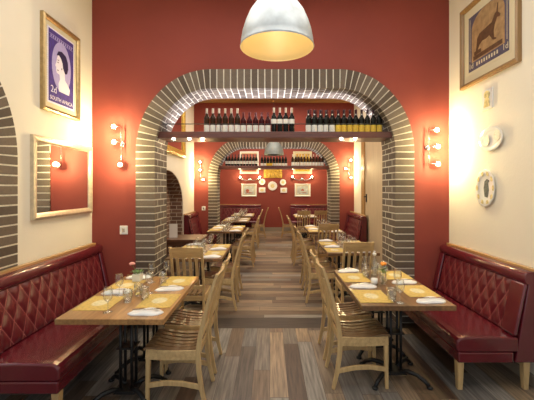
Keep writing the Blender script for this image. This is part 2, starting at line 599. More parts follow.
def place(proto, loc, rz, label, group=None):
    if proto.name not in USED:
        USED.add(proto.name)
        KIDS[proto.name] = [(c, kids(c)) for c in kids(proto)]
        proto.location = loc; proto.rotation_euler = (0, 0, rz); proto['label'] = label
        if group: proto['group'] = group
        return proto
    return dup(proto, loc, rz, label, group)


def plight(name, loc, power, color, radius=0.03):
    l = bpy.data.lights.new(name, 'POINT')
    l.energy = power; l.color = color; l.shadow_soft_size = radius
    o = bpy.data.objects.new(name, l); o.location = loc
    C.objects.link(o)
    return o


# ------------------------------------------------------------------ the rooms
XL, XR = -2.246, 2.26          # front room side walls
A1, A1B = 4.29, 4.76           # near arch wall
A2, A2B = 9.10, 9.57           # far arch wall
YB = 13.4                      # back wall
XL2, XR2 = -2.035, 2.25
Y0 = -1.6
ZC1, ZC = 4.12, 3.98
RING = 0.24


def arch_path(ul, ur, top, rx, ry, z0=0.0, step=0.02):
    """outline (u, z, nu, nz) going up the left side, over and down the right side"""
    pts = []
    zs = top - ry
    n = max(2, int((zs - z0) / step))
    for i in range(n): pts.append((ul, z0 + (zs - z0) * i / n, -1.0, 0.0))
    k = max(8, int((rx + ry) * 0.8 / step))
    for i in range(k):
        a = PI / 2 * i / k
        u, z = ul + rx - rx * math.cos(a), zs + ry * math.sin(a)
        nu, nz = -math.cos(a) / rx, math.sin(a) / ry
        l = math.hypot(nu, nz); pts.append((u, z, nu / l, nz / l))
    n2 = max(1, int((ur - ul - 2 * rx) / step))
    for i in range(n2): pts.append((ul + rx + (ur - ul - 2 * rx) * i / n2, top, 0.0, 1.0))
    for i in range(k):
        a = PI / 2 * (1 - i / k)
        u, z = ur - rx + rx * math.cos(a), zs + ry * math.sin(a)
        nu, nz = math.cos(a) / rx, math.sin(a) / ry
        l = math.hypot(nu, nz); pts.append((u, z, nu / l, nz / l))
    for i in range(n + 1): pts.append((ur, zs - (zs - z0) * i / n, 1.0, 0.0))
    return pts


def at_s(pts, cum, s):
    import bisect
    i = min(max(bisect.bisect_right(cum, s) - 1, 0), len(pts) - 2)
    t = (s - cum[i]) / max(1e-9, cum[i + 1] - cum[i])
    a, b = pts[i], pts[i + 1]
    return [a[j] + (b[j] - a[j]) * t for j in range(4)]


def arch_wall(name, u0, u1, d0, d1, zc, pts, mp, m, inset=0.05):
    """wall from u0 to u1 with an arched opening; mp maps (u, depth, z) to the world"""
    P = [(u - nu * inset, z - nz * inset) for u, z, nu, nz in pts]
    P[0] = (P[0][0], 0.0); P[-1] = (P[-1][0], 0.0)
    b = MB()

    def hx(q):
        bot = [mp(u, d, z) for (u, z) in (q[0], q[1]) for d in (d0, d1)]
        # q: 4 (u, z) corners ccw in the wall plane
        fr = [mp(u, d0, z) for u, z in q]; bk = [mp(u, d1, z) for u, z in q]
        b.hexa(fr + bk)
    hx([(u0, 0), (P[0][0], 0), (P[0][0], zc), (u0, zc)])
    hx([(P[-1][0], 0), (u1, 0), (u1, zc), (P[-1][0], zc)])
    for a, c in zip(P[:-1], P[1:]):
        if c[0] - a[0] < 1e-4: continue
        hx([a, c, (c[0], zc), (a[0], zc)])
    return structure(b.build(name, m, normals=False))


def brick_arch(name, d0, d1, pts, mp, course=0.0865, layout=True):
    cum = [0.0]
    for a, b in zip(pts[:-1], pts[1:]): cum.append(cum[-1] + math.hypot(b[0] - a[0], b[1] - a[1]))
    L = cum[-1]
    n = int(round(L / course)); st = L / n
    b = MB()
    core = 0.004
    # mortar core
    N = n * 2
    ring = [at_s(pts, cum, L * i / N) for i in range(N + 1)]
    for a, c in zip(ring[:-1], ring[1:]):
        q = []
        for d in (d0 + core, d1 - core):
            for p, w in ((a, core * 0 + 0.0), (c, 0.0), (c, RING - core), (a, RING - core)):
                q.append(mp(p[0] - p[2] * w, d, p[1] - p[3] * w))
        b.hexa(q, 1)
    g = 0.0072
    T = d1 - d0
    for i in range(n):
        a = at_s(pts, cum, st * i + g); c = at_s(pts, cum, st * (i + 1) - g)
        cuts = [0, T * 0.25, T * 0.75, T] if i % 2 else [0, T * 0.5, T]
        for k in range(len(cuts) - 1):
            e0 = d0 + cuts[k] + (0.013 if k else 0); e1 = d0 + cuts[k + 1] - (0.013 if k < len(cuts) - 2 else 0)
            q = []
            for d in (e0, e1):
                for p, w in ((a, 0.0), (c, 0.0), (c, RING), (a, RING)):
                    q.append(mp(p[0] - p[2] * w, d, p[1] - p[3] * w))
            b.hexa(q, 0)
    return structure(b.build(name, [BRICK, MORTAR]))


def front_map(u, d, z): return (u, d, z)
def left_map(u, d, z): return (-d, u, z)


# near arch
P1 = arch_path(-1.69, 1.817, 3.195, 0.946, 1.035)
arch_wall('wall_front', XL - 0.02, XR + 0.02, A1, A1B, ZC1, P1, front_map, RED)
brick_arch('trim_1', A1 - 0.014, A1B + 0.014, P1, front_map)
# far arch
P2 = arch_path(-1.65, 1.86, 3.04, 0.946, 1.035)
arch_wall('wall_middle', XL2 - 0.02, XR2 + 0.02, A2, A2B, ZC, P2, front_map, RED)
brick_arch('trim_2', A2 - 0.014, A2B + 0.014, P2, front_map)
# left wall of the front room with its arched window bay
P3 = arch_path(-0.49, 3.008, 2.985, 0.946, 1.035)
arch_wall('wall_left', Y0, A1 + 0.01, -XL, -XL + 0.42, ZC1, P3, left_map, CREAM)
brick_arch('trim_3', -XL - 0.014, -XL + 0.434, P3, left_map)
structure(MB().box(XR, XR + 0.15, Y0, A1 + 0.01, 0, ZC1).build('wall_right', CREAM))
# middle room
P4 = arch_path(5.25, 7.95, 2.06, 1.2, 0.75)
arch_wall('wall_left_middle', A1B - 0.01, A2 + 0.01, -XL2, -XL2 + 0.30, ZC, P4, left_map, CREAM, inset=0.0)
structure(MB().box(XL2 - 0.36, XL2 - 0.28, 5.0, 8.2, 0, 2.4).build('wall_niche', NICHE))
b = MB()
cumP = [p for p in P4]
for a, c in zip(cumP[:-1], cumP[1:]):
    q = []
    for d in (-XL2 + 0.012, -XL2 + 0.30):
        q += [left_map(a[0] - a[2] * 0.012, d, a[1] - a[3] * 0.012), left_map(c[0] - c[2] * 0.012, d, c[1] - c[3] * 0.012),
              left_map(c[0], d, c[1]), left_map(a[0], d, a[1])]
    b.hexa(q)
structure(b.build('trim_4', NICHE))
structure(MB().box(XR2, XR2 + 0.15, A1B - 0.01, A2 + 0.01, 0, ZC).build('wall_right_middle', CREAM))
# back room
structure(MB().box(-2.15, -2.0, A2B - 0.01, YB + 0.1, 0, ZC).build('wall_left_back', CREAM))
structure(MB().box(XR2, XR2 + 0.15, A2B - 0.01, YB + 0.1, 0, ZC).build('wall_right_back', CREAM))
structure(MB().box(-2.15, XR2 + 0.15, YB, YB + 0.15, 0, ZC).build('wall_back', RED))
structure(MB().box(-2.0, XR2, YB - 0.02, YB, 0, 0.15).build('baseboard_back', GREY))
structure(MB().box(XR - 0.015, XR, Y0, A1, 0, 0.10).build('baseboard_right', GREY))
structure(MB().box(XL, XL + 0.015, 3.04, A1, 0, 0.10).build('baseboard_left', GREY))
# ceilings
structure(MB().box(XL - 0.45, XR + 0.2, Y0, A1B - 0.2, ZC1, ZC1 + 0.1).build('ceiling', CEIL))
structure(MB().box(XL - 0.45, XR + 0.2, A1B - 0.15, YB + 0.15, ZC, ZC + 0.1).build('ceiling_back', WOODCEIL))
# floors
structure(MB().box(XL - 0.45, XR + 0.2, Y0, 4.12, -0.05, 0).build('floor', FLOOR1))
structure(MB().box(XL - 0.45, XR + 0.2, 4.12, 4.46, -0.05, 0).build('floor_threshold', DARKFLOOR))
structure(MB().box(XL - 0.45, XR + 0.2, 4.46, YB + 0.15, -0.05, 0).build('floor_back', FLOOR2))

# the window in the arched bay of the left wall
wx = XL - 0.40
b = MB()
b.box(wx - 0.06, wx, -0.30, 2.84, 0.0, 0.75)
wall_under = structure(b.build('wall_bay', CREAM))
b = MB()
for y in (-0.30, 0.72, 1.76, 2.80): b.box(wx - 0.05, wx, y - 0.03, y + 0.03, 0.75, 2.75)
for z in (0.78, 1.95, 2.72): b.box(wx - 0.045, wx - 0.005, -0.30, 2.84, z - 0.03, z + 0.03)
wf = structure(b.build('window_1', WFRAME))
MB().box(wx - 0.03, wx - 0.024, -0.30, 2.84, 0.75, 2.75).build('pane', PANE, wf)

# pale wooden door in the right wall of the middle room
d = MB().box(XR2 - 0.035, XR2, 6.25, 7.90, 0, 2.95).build('door_1', PALEW); structure(d)
b = MB()
b.box(XR2 - 0.06, XR2, 7.905, 8.17, 0, 3.02)
b.box(XR2 - 0.06, XR2, 6.1, 6.245, 0, 3.02)
b.box(XR2 - 0.06, XR2, 6.1, 8.17, 2.952, 3.05)
b.build('door_frame', GOLDW, d)
b = MB(); b.box(XR2 - 0.05, XR2 - 0.035, 7.76, 7.82, 1.38, 1.56); b.tube([(XR2 - 0.05, 7.79, 1.5), (XR2 - 0.10, 7.79, 1.5), (XR2 - 0.10, 7.68, 1.5)], 0.011)
b.build('door_handle', IRON, d)

# ------------------------------------------------------------------ wine shelves in the arches
def wine_shelf(y0, y1, zt, xl, xr, label):
    t = thing('wine_shelf', label, 'shelf', (0, y0, zt - 0.08))
    h = 0.08
    MB().box(xl, xr, 0, y1 - y0, 0, h).build('shelf_board', SHELFW, t, bevel=0.004)
    r = MB(); r.tube([(xl, 0.02, h + 0.10), (xr, 0.02, h + 0.10)], 0.006)
    r.build('guard_rail', IRON, t)
    n = 5
    for i in range(n):
        x = xl + 0.12 + (xr - xl - 0.24) * i / (n - 1)
        MB().tube([(x, 0.02, h), (x, 0.02, h + 0.10)], 0.005).build('rail_post', IRON, t)
    s = MB(); s.box(xl + 0.15, xr - 0.15, y1 - y0 - 0.05, y1 - y0 - 0.015, h + 0.001, h + 0.016)
    s.build('led_strip', LEDM, t)
    return t


sh1 = wine_shelf(4.335, 4.74, 2.42, -1.452, 1.565, 'long mahogany wine shelf with thin black rail spanning the near brick arch')
for x in (-1.29, -1.08, -0.90, 0.955, 1.14):
    k = MB(); k.lathe([(0.036, 0.0), (0.036, -0.006), (0.028, -0.006)], 16, (x, 0.22, 0))
    k.build('downlight_ring', STEEL, sh1)
    k = MB(); k.lathe([(0.027, -0.001), (0.027, -0.005)], 16, (x, 0.22, 0)); k.build('downlight_lens', DOWNM, sh1)
    plight('downlight_lamp', (x, 4.555, 2.31), 1.3, (1.0, 0.83, 0.6), 0.02)
area_light('led_near', (0.05, 4.70, 2.452), 2.6, 0.03, 24, (0.88, 0.88, 1.0), (PI, 0, 0))
sh2 = wine_shelf(9.145, 9.55, 2.30, -1.40, 1.61, 'long mahogany wine shelf spanning the far brick arch')
area_light('led_far', (0.1, 9.51, 2.332), 2.6, 0.03, 7, (0.95, 0.92, 0.95), (PI, 0, 0))


def make_bottle(kind, glass, cap, lab, h=0.315, r=0.037, l0=0.055, l1=0.14, dot=False, hiband=False):
    t = thing('wine_bottle', kind, 'bottle')
    hs = h / 0.315
    MB().lathe([(0.0, 0.004), (r * 0.9, 0), (r, 0.006), (r, 0.185 * hs), (r * 0.93, 0.2 * hs), (0.6 * r, 0.222 * hs), (0.014, 0.245 * hs),
                (0.0135, 0.29 * hs), (0.0, 0.29 * hs)], 14).build('bottle_glass', glass, t)
    MB().lathe([(0.0145, 0.252 * hs), (0.0145, 0.3 * hs), (0.0155, 0.302 * hs), (0.0155, h - 0.001), (0.0, h)], 12).build('capsule', cap, t)
    b = MB(); vs, fs = [], []
    n = 10
    for k in range(n + 1):
        a = -PI / 2 - 1.35 + 2.7 * k / n
        for z in (l0, l1): vs.append(((r + 0.0006) * math.cos(a), (r + 0.0006) * math.sin(a), z * hs))
    for k in range(n): fs.append((2 * k, 2 * k + 2, 2 * k + 3, 2 * k + 1))
    b.add(vs, fs, 0, True); b.build('bottle_label', lab, t)
    if dot:
        d = MB(); d.lathe([(0.009, -0.0165), (0.009, -0.0185)], 12, (0, 0, 0.235 * hs + 0.015), axis='y')
        d.build('neck_seal', LABW, t)
    return t


ZS1, ZS2 = 2.42, 2.30
bt = make_bottle('tall brown bottle', BROWNGL, CAPW, LABW, 0.325, 0.0375, 0.01, 0.10)
for i in range(6):
    place(bt, (-0.83 + 0.0805 * i, 4.47, ZS1), random.uniform(-0.2, 0.2),
          'brown bottle with cream capsule and large white label, left end of near shelf', 'brown bottles at the left of the near shelf')
bt = make_bottle('short red bottle', REDGL, CAPR, LABW, 0.275, 0.0365, 0.01, 0.115)
for i in range(5):
    place(bt, (-0.350 + 0.0805 * i, 4.47, ZS1), random.uniform(-0.2, 0.2),
          'shorter red wine bottle with red capsule and white label on near shelf', 'short red bottles on the near shelf')
bt = make_bottle('black bottle', DARKGL, CAPW, LABW, 0.335, 0.0375, 0.105, 0.17)
for i in range(4):
    place(bt, (0.052 + 0.078 * i, 4.47, ZS1), random.uniform(-0.2, 0.2),
          'tall black bottle with cream capsule and high white label, middle of near shelf', 'tall black bottles in the middle of the near shelf')
bt = make_bottle('plum bottle', DARKGL, CAPD, LABW, 0.30, 0.0365, 0.012, 0.105, dot=True)
bt2 = make_bottle('plum bottle yellow', DARKGL, CAPD, LABY, 0.30, 0.0365, 0.012, 0.105, dot=True)
for i in range(13):
    if i < 5:
        place(bt, (0.503 + 0.0772 * i, 4.45, ZS1), random.uniform(-0.15, 0.15),
              'dark bottle with white label and white neck seal, right group of near shelf', 'white labelled bottles in the right group of the near shelf')
    else:
        place(bt2, (0.503 + 0.0772 * i, 4.45, ZS1), random.uniform(-0.15, 0.15),
              'dark bottle with yellow label at the right end of near shelf', 'yellow labelled bottles at the right of the near shelf')
bt = make_bottle('rear bottle', REDGL, CAPR, LABW, 0.335, 0.0365, 0.012, 0.10)
for i in range(12):
    place(bt, (0.540 + 0.0772 * i, 4.575, ZS1), random.uniform(-0.15, 0.15),
          'red capped bottle in the back row behind the right group of near shelf', 'back row bottles on the near shelf')
bt = make_bottle('far dark bottle', DARKGL, CAPD, LABW, 0.32, 0.0375, 0.06, 0.13)
for i in range(11):
    place(bt, (-1.19 + 0.0815 * i, 9.29, ZS2), 0, 'dark bottle with white label, left group on the far arch shelf', 'dark bottles at the left of the far shelf')
bt = make_bottle('far low bottle', DARKGL, CAPR, LABW, 0.315, 0.0375, 0.01, 0.075)
bt2 = make_bottle('far yellow bottle', DARKGL, CAPR, LABY, 0.315, 0.0375, 0.01, 0.075)
for i in range(9):
    if 2 <= i <= 3:
        place(bt2, (-0.22 + 0.0815 * i, 9.29, ZS2), 0, 'dark bottle with yellow label, middle of the far arch shelf', 'yellow labelled bottles on the far shelf')
    else:
        place(bt, (-0.22 + 0.0815 * i, 9.29, ZS2), 0, 'dark bottle with low white label, middle group on the far arch shelf', 'dark bottles in the middle of the far shelf')
bt = make_bottle('far pale bottle', BROWNGL, CAPW, LABW, 0.32, 0.0375, 0.01, 0.10)
for i in range(11):
    place(bt, (0.62 + 0.0815 * i, 9.29, ZS2), 0, 'bottle with cream capsule and white label, right group on the far arch shelf', 'cream capped bottles at the right of the far shelf')

# ------------------------------------------------------------------ pendant lamps
def pendant(x, y, z, zceil, label, power, shade=None):
    shade = shade or [ALU, ENAMEL]
    t = thing('pendant_lamp', label, 'lamp', (x, y, z))
    out = [(0.250, 0.0), (0.2535, 0.004), (0.2495, 0.012), (0.246, 0.05), (0.235, 0.11), (0.216, 0.17), (0.188, 0.235), (0.150, 0.29), (0.100, 0.33), (0.06, 0.348)]
    inn = [(r - 0.006, z_) for r, z_ in out[2:]]
    b = MB(); b.shell(out, 40, m=0); b.shell([(0.250, 0.0)] + [(0.2435, 0.012)] + inn[1:] + [(0.001, 0.345)], 40, m=1)
    b.build('lamp_shade', shade, t, normals=False)
    MB().lathe([(0.062, 0.345), (0.058, 0.40), (0.045, 0.43), (0.02, 0.45), (0, 0.45)], 20).build('lamp_cap', ALU, t)
    MB().tube([(0, 0, 0.44), (0, 0, zceil - z)], 0.005).build('cord', IRON, t)
    MB().ellipsoid((0, 0, 0.215), 0.035, 0.035, 0.05).build('bulb', PBULB if power else ENAMEL, t)
    MB().lathe([(0.02, 0.26), (0.02, 0.345)], 12).build('lamp_holder', WHITE, t)
    if power: plight('pendant_bulb_light', (x, y, z + 0.13), power, (1.0, 0.80, 0.52), 0.05)
    return t


pendant(0.048, 2.33, 2.66, ZC1, 'large galvanised bell pendant lamp hanging in front of near arch', 1.8)
pendant(0.10, 8.6, 2.535, ZC, 'dull grey bell pendant lamp hanging in the far arch', 0, [ZINC, ZINC])


# ------------------------------------------------------------------ wall lamps
def sconce(x, y, zs, zmid, label, side, group=None):
    """vertical rod on a round wall plate with three small spot heads"""
    t = thing('wall_lamp', label, 'lamp', (x, y, zmid), 0, group)
    z0, z1 = min(zs) - zmid, max(zs) - zmid
    MB().lathe([(0.032, 0.0), (0.034, -0.012), (0.022, -0.026), (0, -0.028)], 18, axis='y').build('wall_plate', STEEL, t)
    MB().tube([(0, -0.05, z0 - 0.03), (0, -0.05, z1 + 0.03)], 0.0055).build('rod', STEEL, t)
    MB().tube([(0, -0.02, 0), (0, -0.05, 0)], 0.009).build('bracket', STEEL, t)
    for k, z in enumerate(zs):
        dx = side[k]
        zz = z - zmid
        p = Vector((dx, -0.105, zz))
        h = MB(); h.tube([(0, -0.05, zz), p * 0.8 + Vector((0, -0.01, zz * 0.2))], 0.006)
        h.lathe([(0.012, 0.05), (0.026, 0.035), (0.03, 0.0), (0.027, 0.0), (0.022, 0.03)], 14, (p.x, p.y, p.z - 0.004), axis='y')
        hd = h.build('spot_head', STEEL, t)
        MB().ellipsoid((p.x, p.y - 0.004, p.z), 0.020, 0.016, 0.020).build('bulb', BULB, hd)
        plight('sconce_light', (x + p.x, y + p.y - 0.045, zmid + p.z), SCONCE_W, WARM, 0.025)
    return t


sconce(-1.855, A1, (2.46, 2.27, 1.99), 2.25, 'chrome rod wall lamp with three spots left of the near arch', (-0.07, -0.065, 0.01))
sconce(1.98, A1, (2.42, 2.215, 2.00), 2.205, 'chrome rod wall lamp with three lit spots right of the near arch', (0.075, 0.09, 0.09))
sconce(-1.85, A2, (2.39, 2.18, 1.93), 2.18, 'chrome rod wall lamp with three spots left of the far arch', (0.0, 0.0, 0.08))
sconce(2.10, A2, (2.44, 2.22, 1.98), 2.2, 'chrome rod wall lamp with three spots right of the far arch', (0.04, -0.1, 0.04))


def twin_lamp(x, z, label, group=None):
    t = thing('picture_lamp', label, 'lamp', (x, YB, z), 0, group)
    MB().lathe([(0.06, 0.0), (0.05, -0.03), (0, -0.035)], 16, axis='y').build('wall_plate', STEEL, t)
    for s in (-1, 1):
        a = MB(); a.tube([(0, -0.03, 0), (s * 0.12, -0.10, -0.05), (s * 0.25, -0.12, -0.02), (s * 0.36, -0.12, 0.04)], 0.012)
        a.lathe([(0.02, -0.02), (0.045, 0.0), (0.06, 0.05), (0.05, 0.05)], 12, (s * 0.38, -0.12, 0.03))
        ar = a.build('lamp_arm', STEEL, t)
        MB().ellipsoid((s * 0.38, -0.12, 0.08), 0.036, 0.036, 0.04).build('bulb', BULB, ar)
        plight('picture_lamp_light', (x + s * 0.38, YB - 0.20, z + 0.07), 10.0, WARM, 0.04)


twin_lamp(-0.79, 2.04, 'two armed wall lamp between the left pictures of the back wall')
twin_lamp(1.26, 2.05, 'two armed wall lamp between the right pictures of the back wall')


# ------------------------------------------------------------------ pictures, mirrors, plates
def frame_mesh(w, h, bw, th, m=0):
    b = MB()
    W2, H2 = w / 2, h / 2
    o = [(-W2, -H2), (W2, -H2), (W2, H2), (-W2, H2)]
    i = [(-W2 + bw, -H2 + bw), (W2 - bw, -H2 + bw), (W2 - bw, H2 - bw), (-W2 + bw, H2 - bw)]
    for k in range(4):
        k2 = (k + 1) % 4
        mid = lambda p, q, t: (p[0] + (q[0] - p[0]) * t, p[1] + (q[1] - p[1]) * t)
        sec = [(0.0, 0.0), (0.0, -th * 0.8), (0.35, -th), (0.75, -th * 0.75), (1.0, -th * 0.45), (1.0, 0.0)]
        va = [(*mid(o[k], i[k], t),) for t, d in sec]; vb = [(*mid(o[k2], i[k2], t),) for t, d in sec]
        vs = [(p[0], d[1], p[1]) for p, d in zip(va, sec)] + [(p[0], d[1], p[1]) for p, d in zip(vb, sec)]
        n = len(sec)
        b.add(vs, [(j, j + 1, n + j + 1, n + j) for j in range(n - 1)], m)
    return b


def text_mesh(body, size, m, parent, name, loc):
    cu = bpy.data.curves.new(name, 'FONT')
    cu.body = body; cu.size = size; cu.align_x = 'CENTER'; cu.align_y = 'CENTER'; cu.extrude = 0.0006
    tmp = bpy.data.objects.new(name, cu)
    C.objects.link(tmp)
    dg = bpy.context.evaluated_depsgraph_get()
    me = bpy.data.meshes.new_from_object(tmp.evaluated_get(dg))
    bpy.data.objects.remove(tmp)
    me.materials.clear(); me.materials.append(m)
    o = bpy.data.objects.new(name, me); C.objects.link(o)
    o.parent = parent; o.location = loc; o.rotation_euler = (PI / 2, 0, 0)
    return o


def ell(cx, cz, rx, rz, n=28):
    return [(cx + rx * math.cos(2 * PI * k / n), cz + rz * math.sin(2 * PI * k / n)) for k in range(n)]


def stamp_edge(w, h, pitch=0.022, r=0.006):
    pts = []
    for (x0, z0, x1, z1) in ((-w/2, -h/2, w/2, -h/2), (w/2, -h/2, w/2, h/2), (w/2, h/2, -w/2, h/2), (-w/2, h/2, -w/2, -h/2)):
        L = math.hypot(x1 - x0, z1 - z0); n = int(L / pitch)
        dx, dz = (x1 - x0) / L, (z1 - z0) / L
        for k in range(n):
            for f, o in ((0.0, 0), (0.45, 0), (0.55, r), (0.95, r)):
                s = (k + f) * L / n
                pts.append((x0 + dx * s - dz * o, z0 + dz * s + dx * o))
    return pts


# purple print on the left wall (rotated to face +x)
t = thing('framed_picture', 'gold framed purple stamp print with a pale portrait bust on left wall', 'picture', (XL, 3.64, 2.955), PI / 2)
w, h = 0.645, 0.96
frame_mesh(w, h, 0.045, 0.045).build('picture_frame', GOLD, t)
MB().box(-w/2 + 0.04, w/2 - 0.04, -0.012, -0.002, -h/2 + 0.04, h/2 - 0.04).build('mount', MATB, t)
pr = MB().poly(stamp_edge(0.47, 0.775), 0.003).build('print', SKINP, t, loc=(0, -0.012, 0))
b = MB(); b.box(-0.215, 0.215, -0.0042, -0.003, -0.368, 0.368); b.build('print_ground', PURPLE, pr)
MB().poly(ell(0.0, 0.03, 0.165, 0.265), 0.001).build('print_oval', PALEP, pr, loc=(0, -0.0042, 0))
bust = [(-0.05, -0.235), (0.13, -0.235), (0.145, -0.17), (0.10, -0.12), (0.055, -0.09), (0.05, -0.03), (0.075, 0.02), (0.085, 0.09), (0.06, 0.15),
        (0.0, 0.175), (-0.06, 0.155), (-0.085, 0.10), (-0.095, 0.06), (-0.112, 0.02), (-0.095, 0.005), (-0.098, -0.025), (-0.085, -0.05), (-0.04, -0.055), (-0.03, -0.10), (-0.055, -0.15)]
MB().poly(bust, 0.001).build('print_bust', SKINP, pr, loc=(0, -0.0054, 0))
hair = [(0.055, -0.02), (0.09, -0.01), (0.112, 0.05), (0.105, 0.12), (0.07, 0.175), (0.0, 0.20), (-0.06, 0.185), (-0.09, 0.13), (-0.05, 0.145), (-0.015, 0.12), (0.01, 0.08), (0.02, 0.03)]
MB().poly(hair, 0.001).build('print_hair', DEEPP, pr, loc=(0, -0.0066, 0))
b = MB()
for p in ([(-0.086, 0.062), (-0.06, 0.07), (-0.058, 0.058)], [(-0.088, -0.018), (-0.06, -0.012), (-0.062, -0.026)], [(-0.09, 0.085), (-0.05, 0.095), (-0.052, 0.086)], [(-0.012, 0.02), (0.004, 0.025), (0.0, 0.0)]):
    b.poly(p, 0.001)
b.build('print_face', DEEPP, pr, loc=(0, -0.0066, 0))
for z in (0.282, 0.318): MB().box(-0.20, 0.20, -0.0008, 0, z, z + 0.005).build('print_line', PALEP, pr, loc=(0, -0.0042, 0))
for k in range(11): MB().box(-0.185 + k * 0.035, -0.168 + k * 0.035, -0.0008, 0, 0.292, 0.313).build('print_bar', PALEP, pr, loc=(0, -0.0042, 0))
text_mesh('SOUTH AFRICA', 0.056, SKINP, pr, 'print_lettering', (0, -0.0056, -0.328))
text_mesh('2d', 0.10, SKINP, pr, 'print_value', (-0.135, -0.0056, -0.24))

# antelope print on the right wall (faces -x)
t = thing('framed_picture', 'wood framed stamp print of a brown antelope high on right wall', 'picture', (XR, 3.515, 3.295), -PI / 2)
w, h = 0.93, 0.91
frame_mesh(w, h, 0.05, 0.05).build('picture_frame', BROWNF, t)
MB().box(-w/2 + 0.045, w/2 - 0.045, -0.012, -0.002, -h/2 + 0.045, h/2 - 0.045).build('mount', MATB, t)
pr = MB().poly(stamp_edge(0.70, 0.66), 0.003).build('print', MATB, t, loc=(0, -0.012, 0.005))
b = MB()
b.box(-0.325, 0.325, -0.0042, -0.003, -0.305, 0.305); b.build('print_border', SLATE, pr)
arch = [(-0.235, -0.20), (0.235, -0.20), (0.235, 0.12)] + [(0.235 * math.cos(PI * k / 16), 0.12 + 0.15 * math.sin(PI * k / 16)) for k in range(1, 16)] + [(-0.235, 0.12)]
MB().poly([(x * 1.13, z * 1.10 + 0.008) for x, z in arch], 0.001).build('print_field', TAN, pr, loc=(0, -0.0042, 0))
ant = [(-0.165, -0.135), (-0.15, -0.135), (-0.10, -0.055), (-0.06, -0.035), (-0.01, -0.04), (0.03, -0.03), (0.075, -0.09), (0.115, -0.10), (0.118, -0.088), (0.09, -0.075),
       (0.085, -0.02), (0.10, 0.03), (0.125, 0.075), (0.16, 0.068), (0.165, 0.085), (0.135, 0.115), (0.14, 0.19), (0.128, 0.19), (0.118, 0.125), (0.10, 0.12), (0.06, 0.065), (-0.02, 0.055), (-0.10, 0.045), (-0.135, 0.01), (-0.14, -0.05)]
MB().poly([(x * 1.25, z * 1.2) for x, z in ant], 0.001).build('print_antelope', UMBER, pr, loc=(0, -0.0054, 0))
b = MB(); b.box(-0.235, 0.235, -0.0008, 0, -0.20, -0.155); b.box(-0.22, -0.10, -0.0008, 0, -0.15, -0.11)
b.build('print_ground', UMBER, pr, loc=(0, -0.0054, 0))
text_mesh('1d', 0.085, MATB, pr, 'print_value', (-0.275, -0.0056, -0.25))
text_mesh('1d', 0.085, MATB, pr, 'print_value', (0.275, -0.0056, -0.25))
for k in range(9): MB().box(-0.18 + k * 0.041, -0.16 + k * 0.041, -0.0008, 0, -0.272, -0.235).build('print_bar', MATB, pr, loc=(0, -0.0042, 0))
for s in (-1, 1):
    MB().box(s * 0.297 - 0.003, s * 0.297 + 0.003, -0.0008, 0, -0.19, 0.28).build('print_line', MATB, pr, loc=(0, -0.0042, 0))

# mirror on the left wall
t = thing('wall_mirror', 'rectangular mirror in a champagne frame above left bench', 'mirror', (XL, 3.71, 1.80), PI / 2)
frame_mesh(1.06, 0.81, 0.065, 0.045).build('mirror_frame', SILVERGOLD, t)
MB().box(-0.475, 0.475, -0.016, -0.004, -0.35, 0.35).build('mirror_glass', MIRROR, t)
# gold-framed mirror in the middle room
t = thing('wall_mirror', 'large gold framed mirror over the brick niche beyond near arch', 'mirror', (XL2, 7.08, 3.03), PI / 2)
frame_mesh(1.80, 1.26, 0.15, 0.07).build('mirror_frame', mat('bright_gold_frame', (0.72, 0.48, 0.10), 0.35, 0.6, var=0.25, scale=30, bump=0.4, bscale=40), t)
MB().box(-0.78, 0.78, -0.02, -0.004, -0.51, 0.51).build('mirror_glass', MIRROR, t)


def wall_plate_oval(name, loc, rz, rx, rzv, label, kind):
    t = thing(name, label, 'plate', loc, rz)
    n = 32
    b = MB()
    prof = [(1.0, -0.022), (0.97, -0.026), (0.68, -0.012), (0.6, -0.009), (0.0, -0.009)]
    back = [(1.0, -0.022), (0.6, -0.003), (0.0, -0.003)]
    for P in (prof, back):
        vs, fs = [], []
        for r, d in P:
            for k in range(n):
                a = 2 * PI * k / n
                wv = 1 + (0.025 * math.cos(12 * a) if r > 0.9 else 0)
                vs.append((rx * r * wv * math.cos(a), d, rzv * r * wv * math.sin(a)))
        for i in range(len(P) - 1):
            for k in range(n):
                k2 = (k + 1) % n
                fs.append((i * n + k, i * n + k2, (i + 1) * n + k2, (i + 1) * n + k))
        b.add(vs, fs, 0, True)
    b.build('dish', CHINA, t)
    if kind == 'scene':
        d = MB(); d.poly([(-0.02, -0.09), (0.03, -0.10), (0.05, -0.02), (0.035, 0.05), (0.06, 0.075), (0.02, 0.095), (-0.02, 0.07), (-0.035, 0.0)], 0.002)
        d.build('painted_figure', CHINAD, t, loc=(0, -0.0095, 0))
        r = MB()
        for k in range(10):
            a = 2 * PI * k / 10
            r.poly(ell(rx * 0.82 * math.cos(a), rzv * 0.82 * math.sin(a), 0.022, 0.03, 10), 0.002)
        r.build('painted_rim', CHINAY, t, loc=(0, -0.0205, 0))
    elif kind == 'swirl':
        pc = mat('pale_china_paint', (0.72, 0.68, 0.55), 0.3, var=0.2, scale=40)
        for ex, ez in ((rx * 0.5, rzv * 0.2), (-rx * 0.35, -rzv * 0.1)):
            MB().poly(ell(ex, ez, 0.05, 0.055, 16), 0.002).build('painted_spray', pc, t, loc=(0, -0.0185, 0))
    elif kind == 'dot':
        r = MB(); r.poly(ell(0, 0, rx * 0.45, rzv * 0.45, 16), 0.002); r.build('painted_centre', CHINAY, t, loc=(0, -0.0095, 0))
    return t


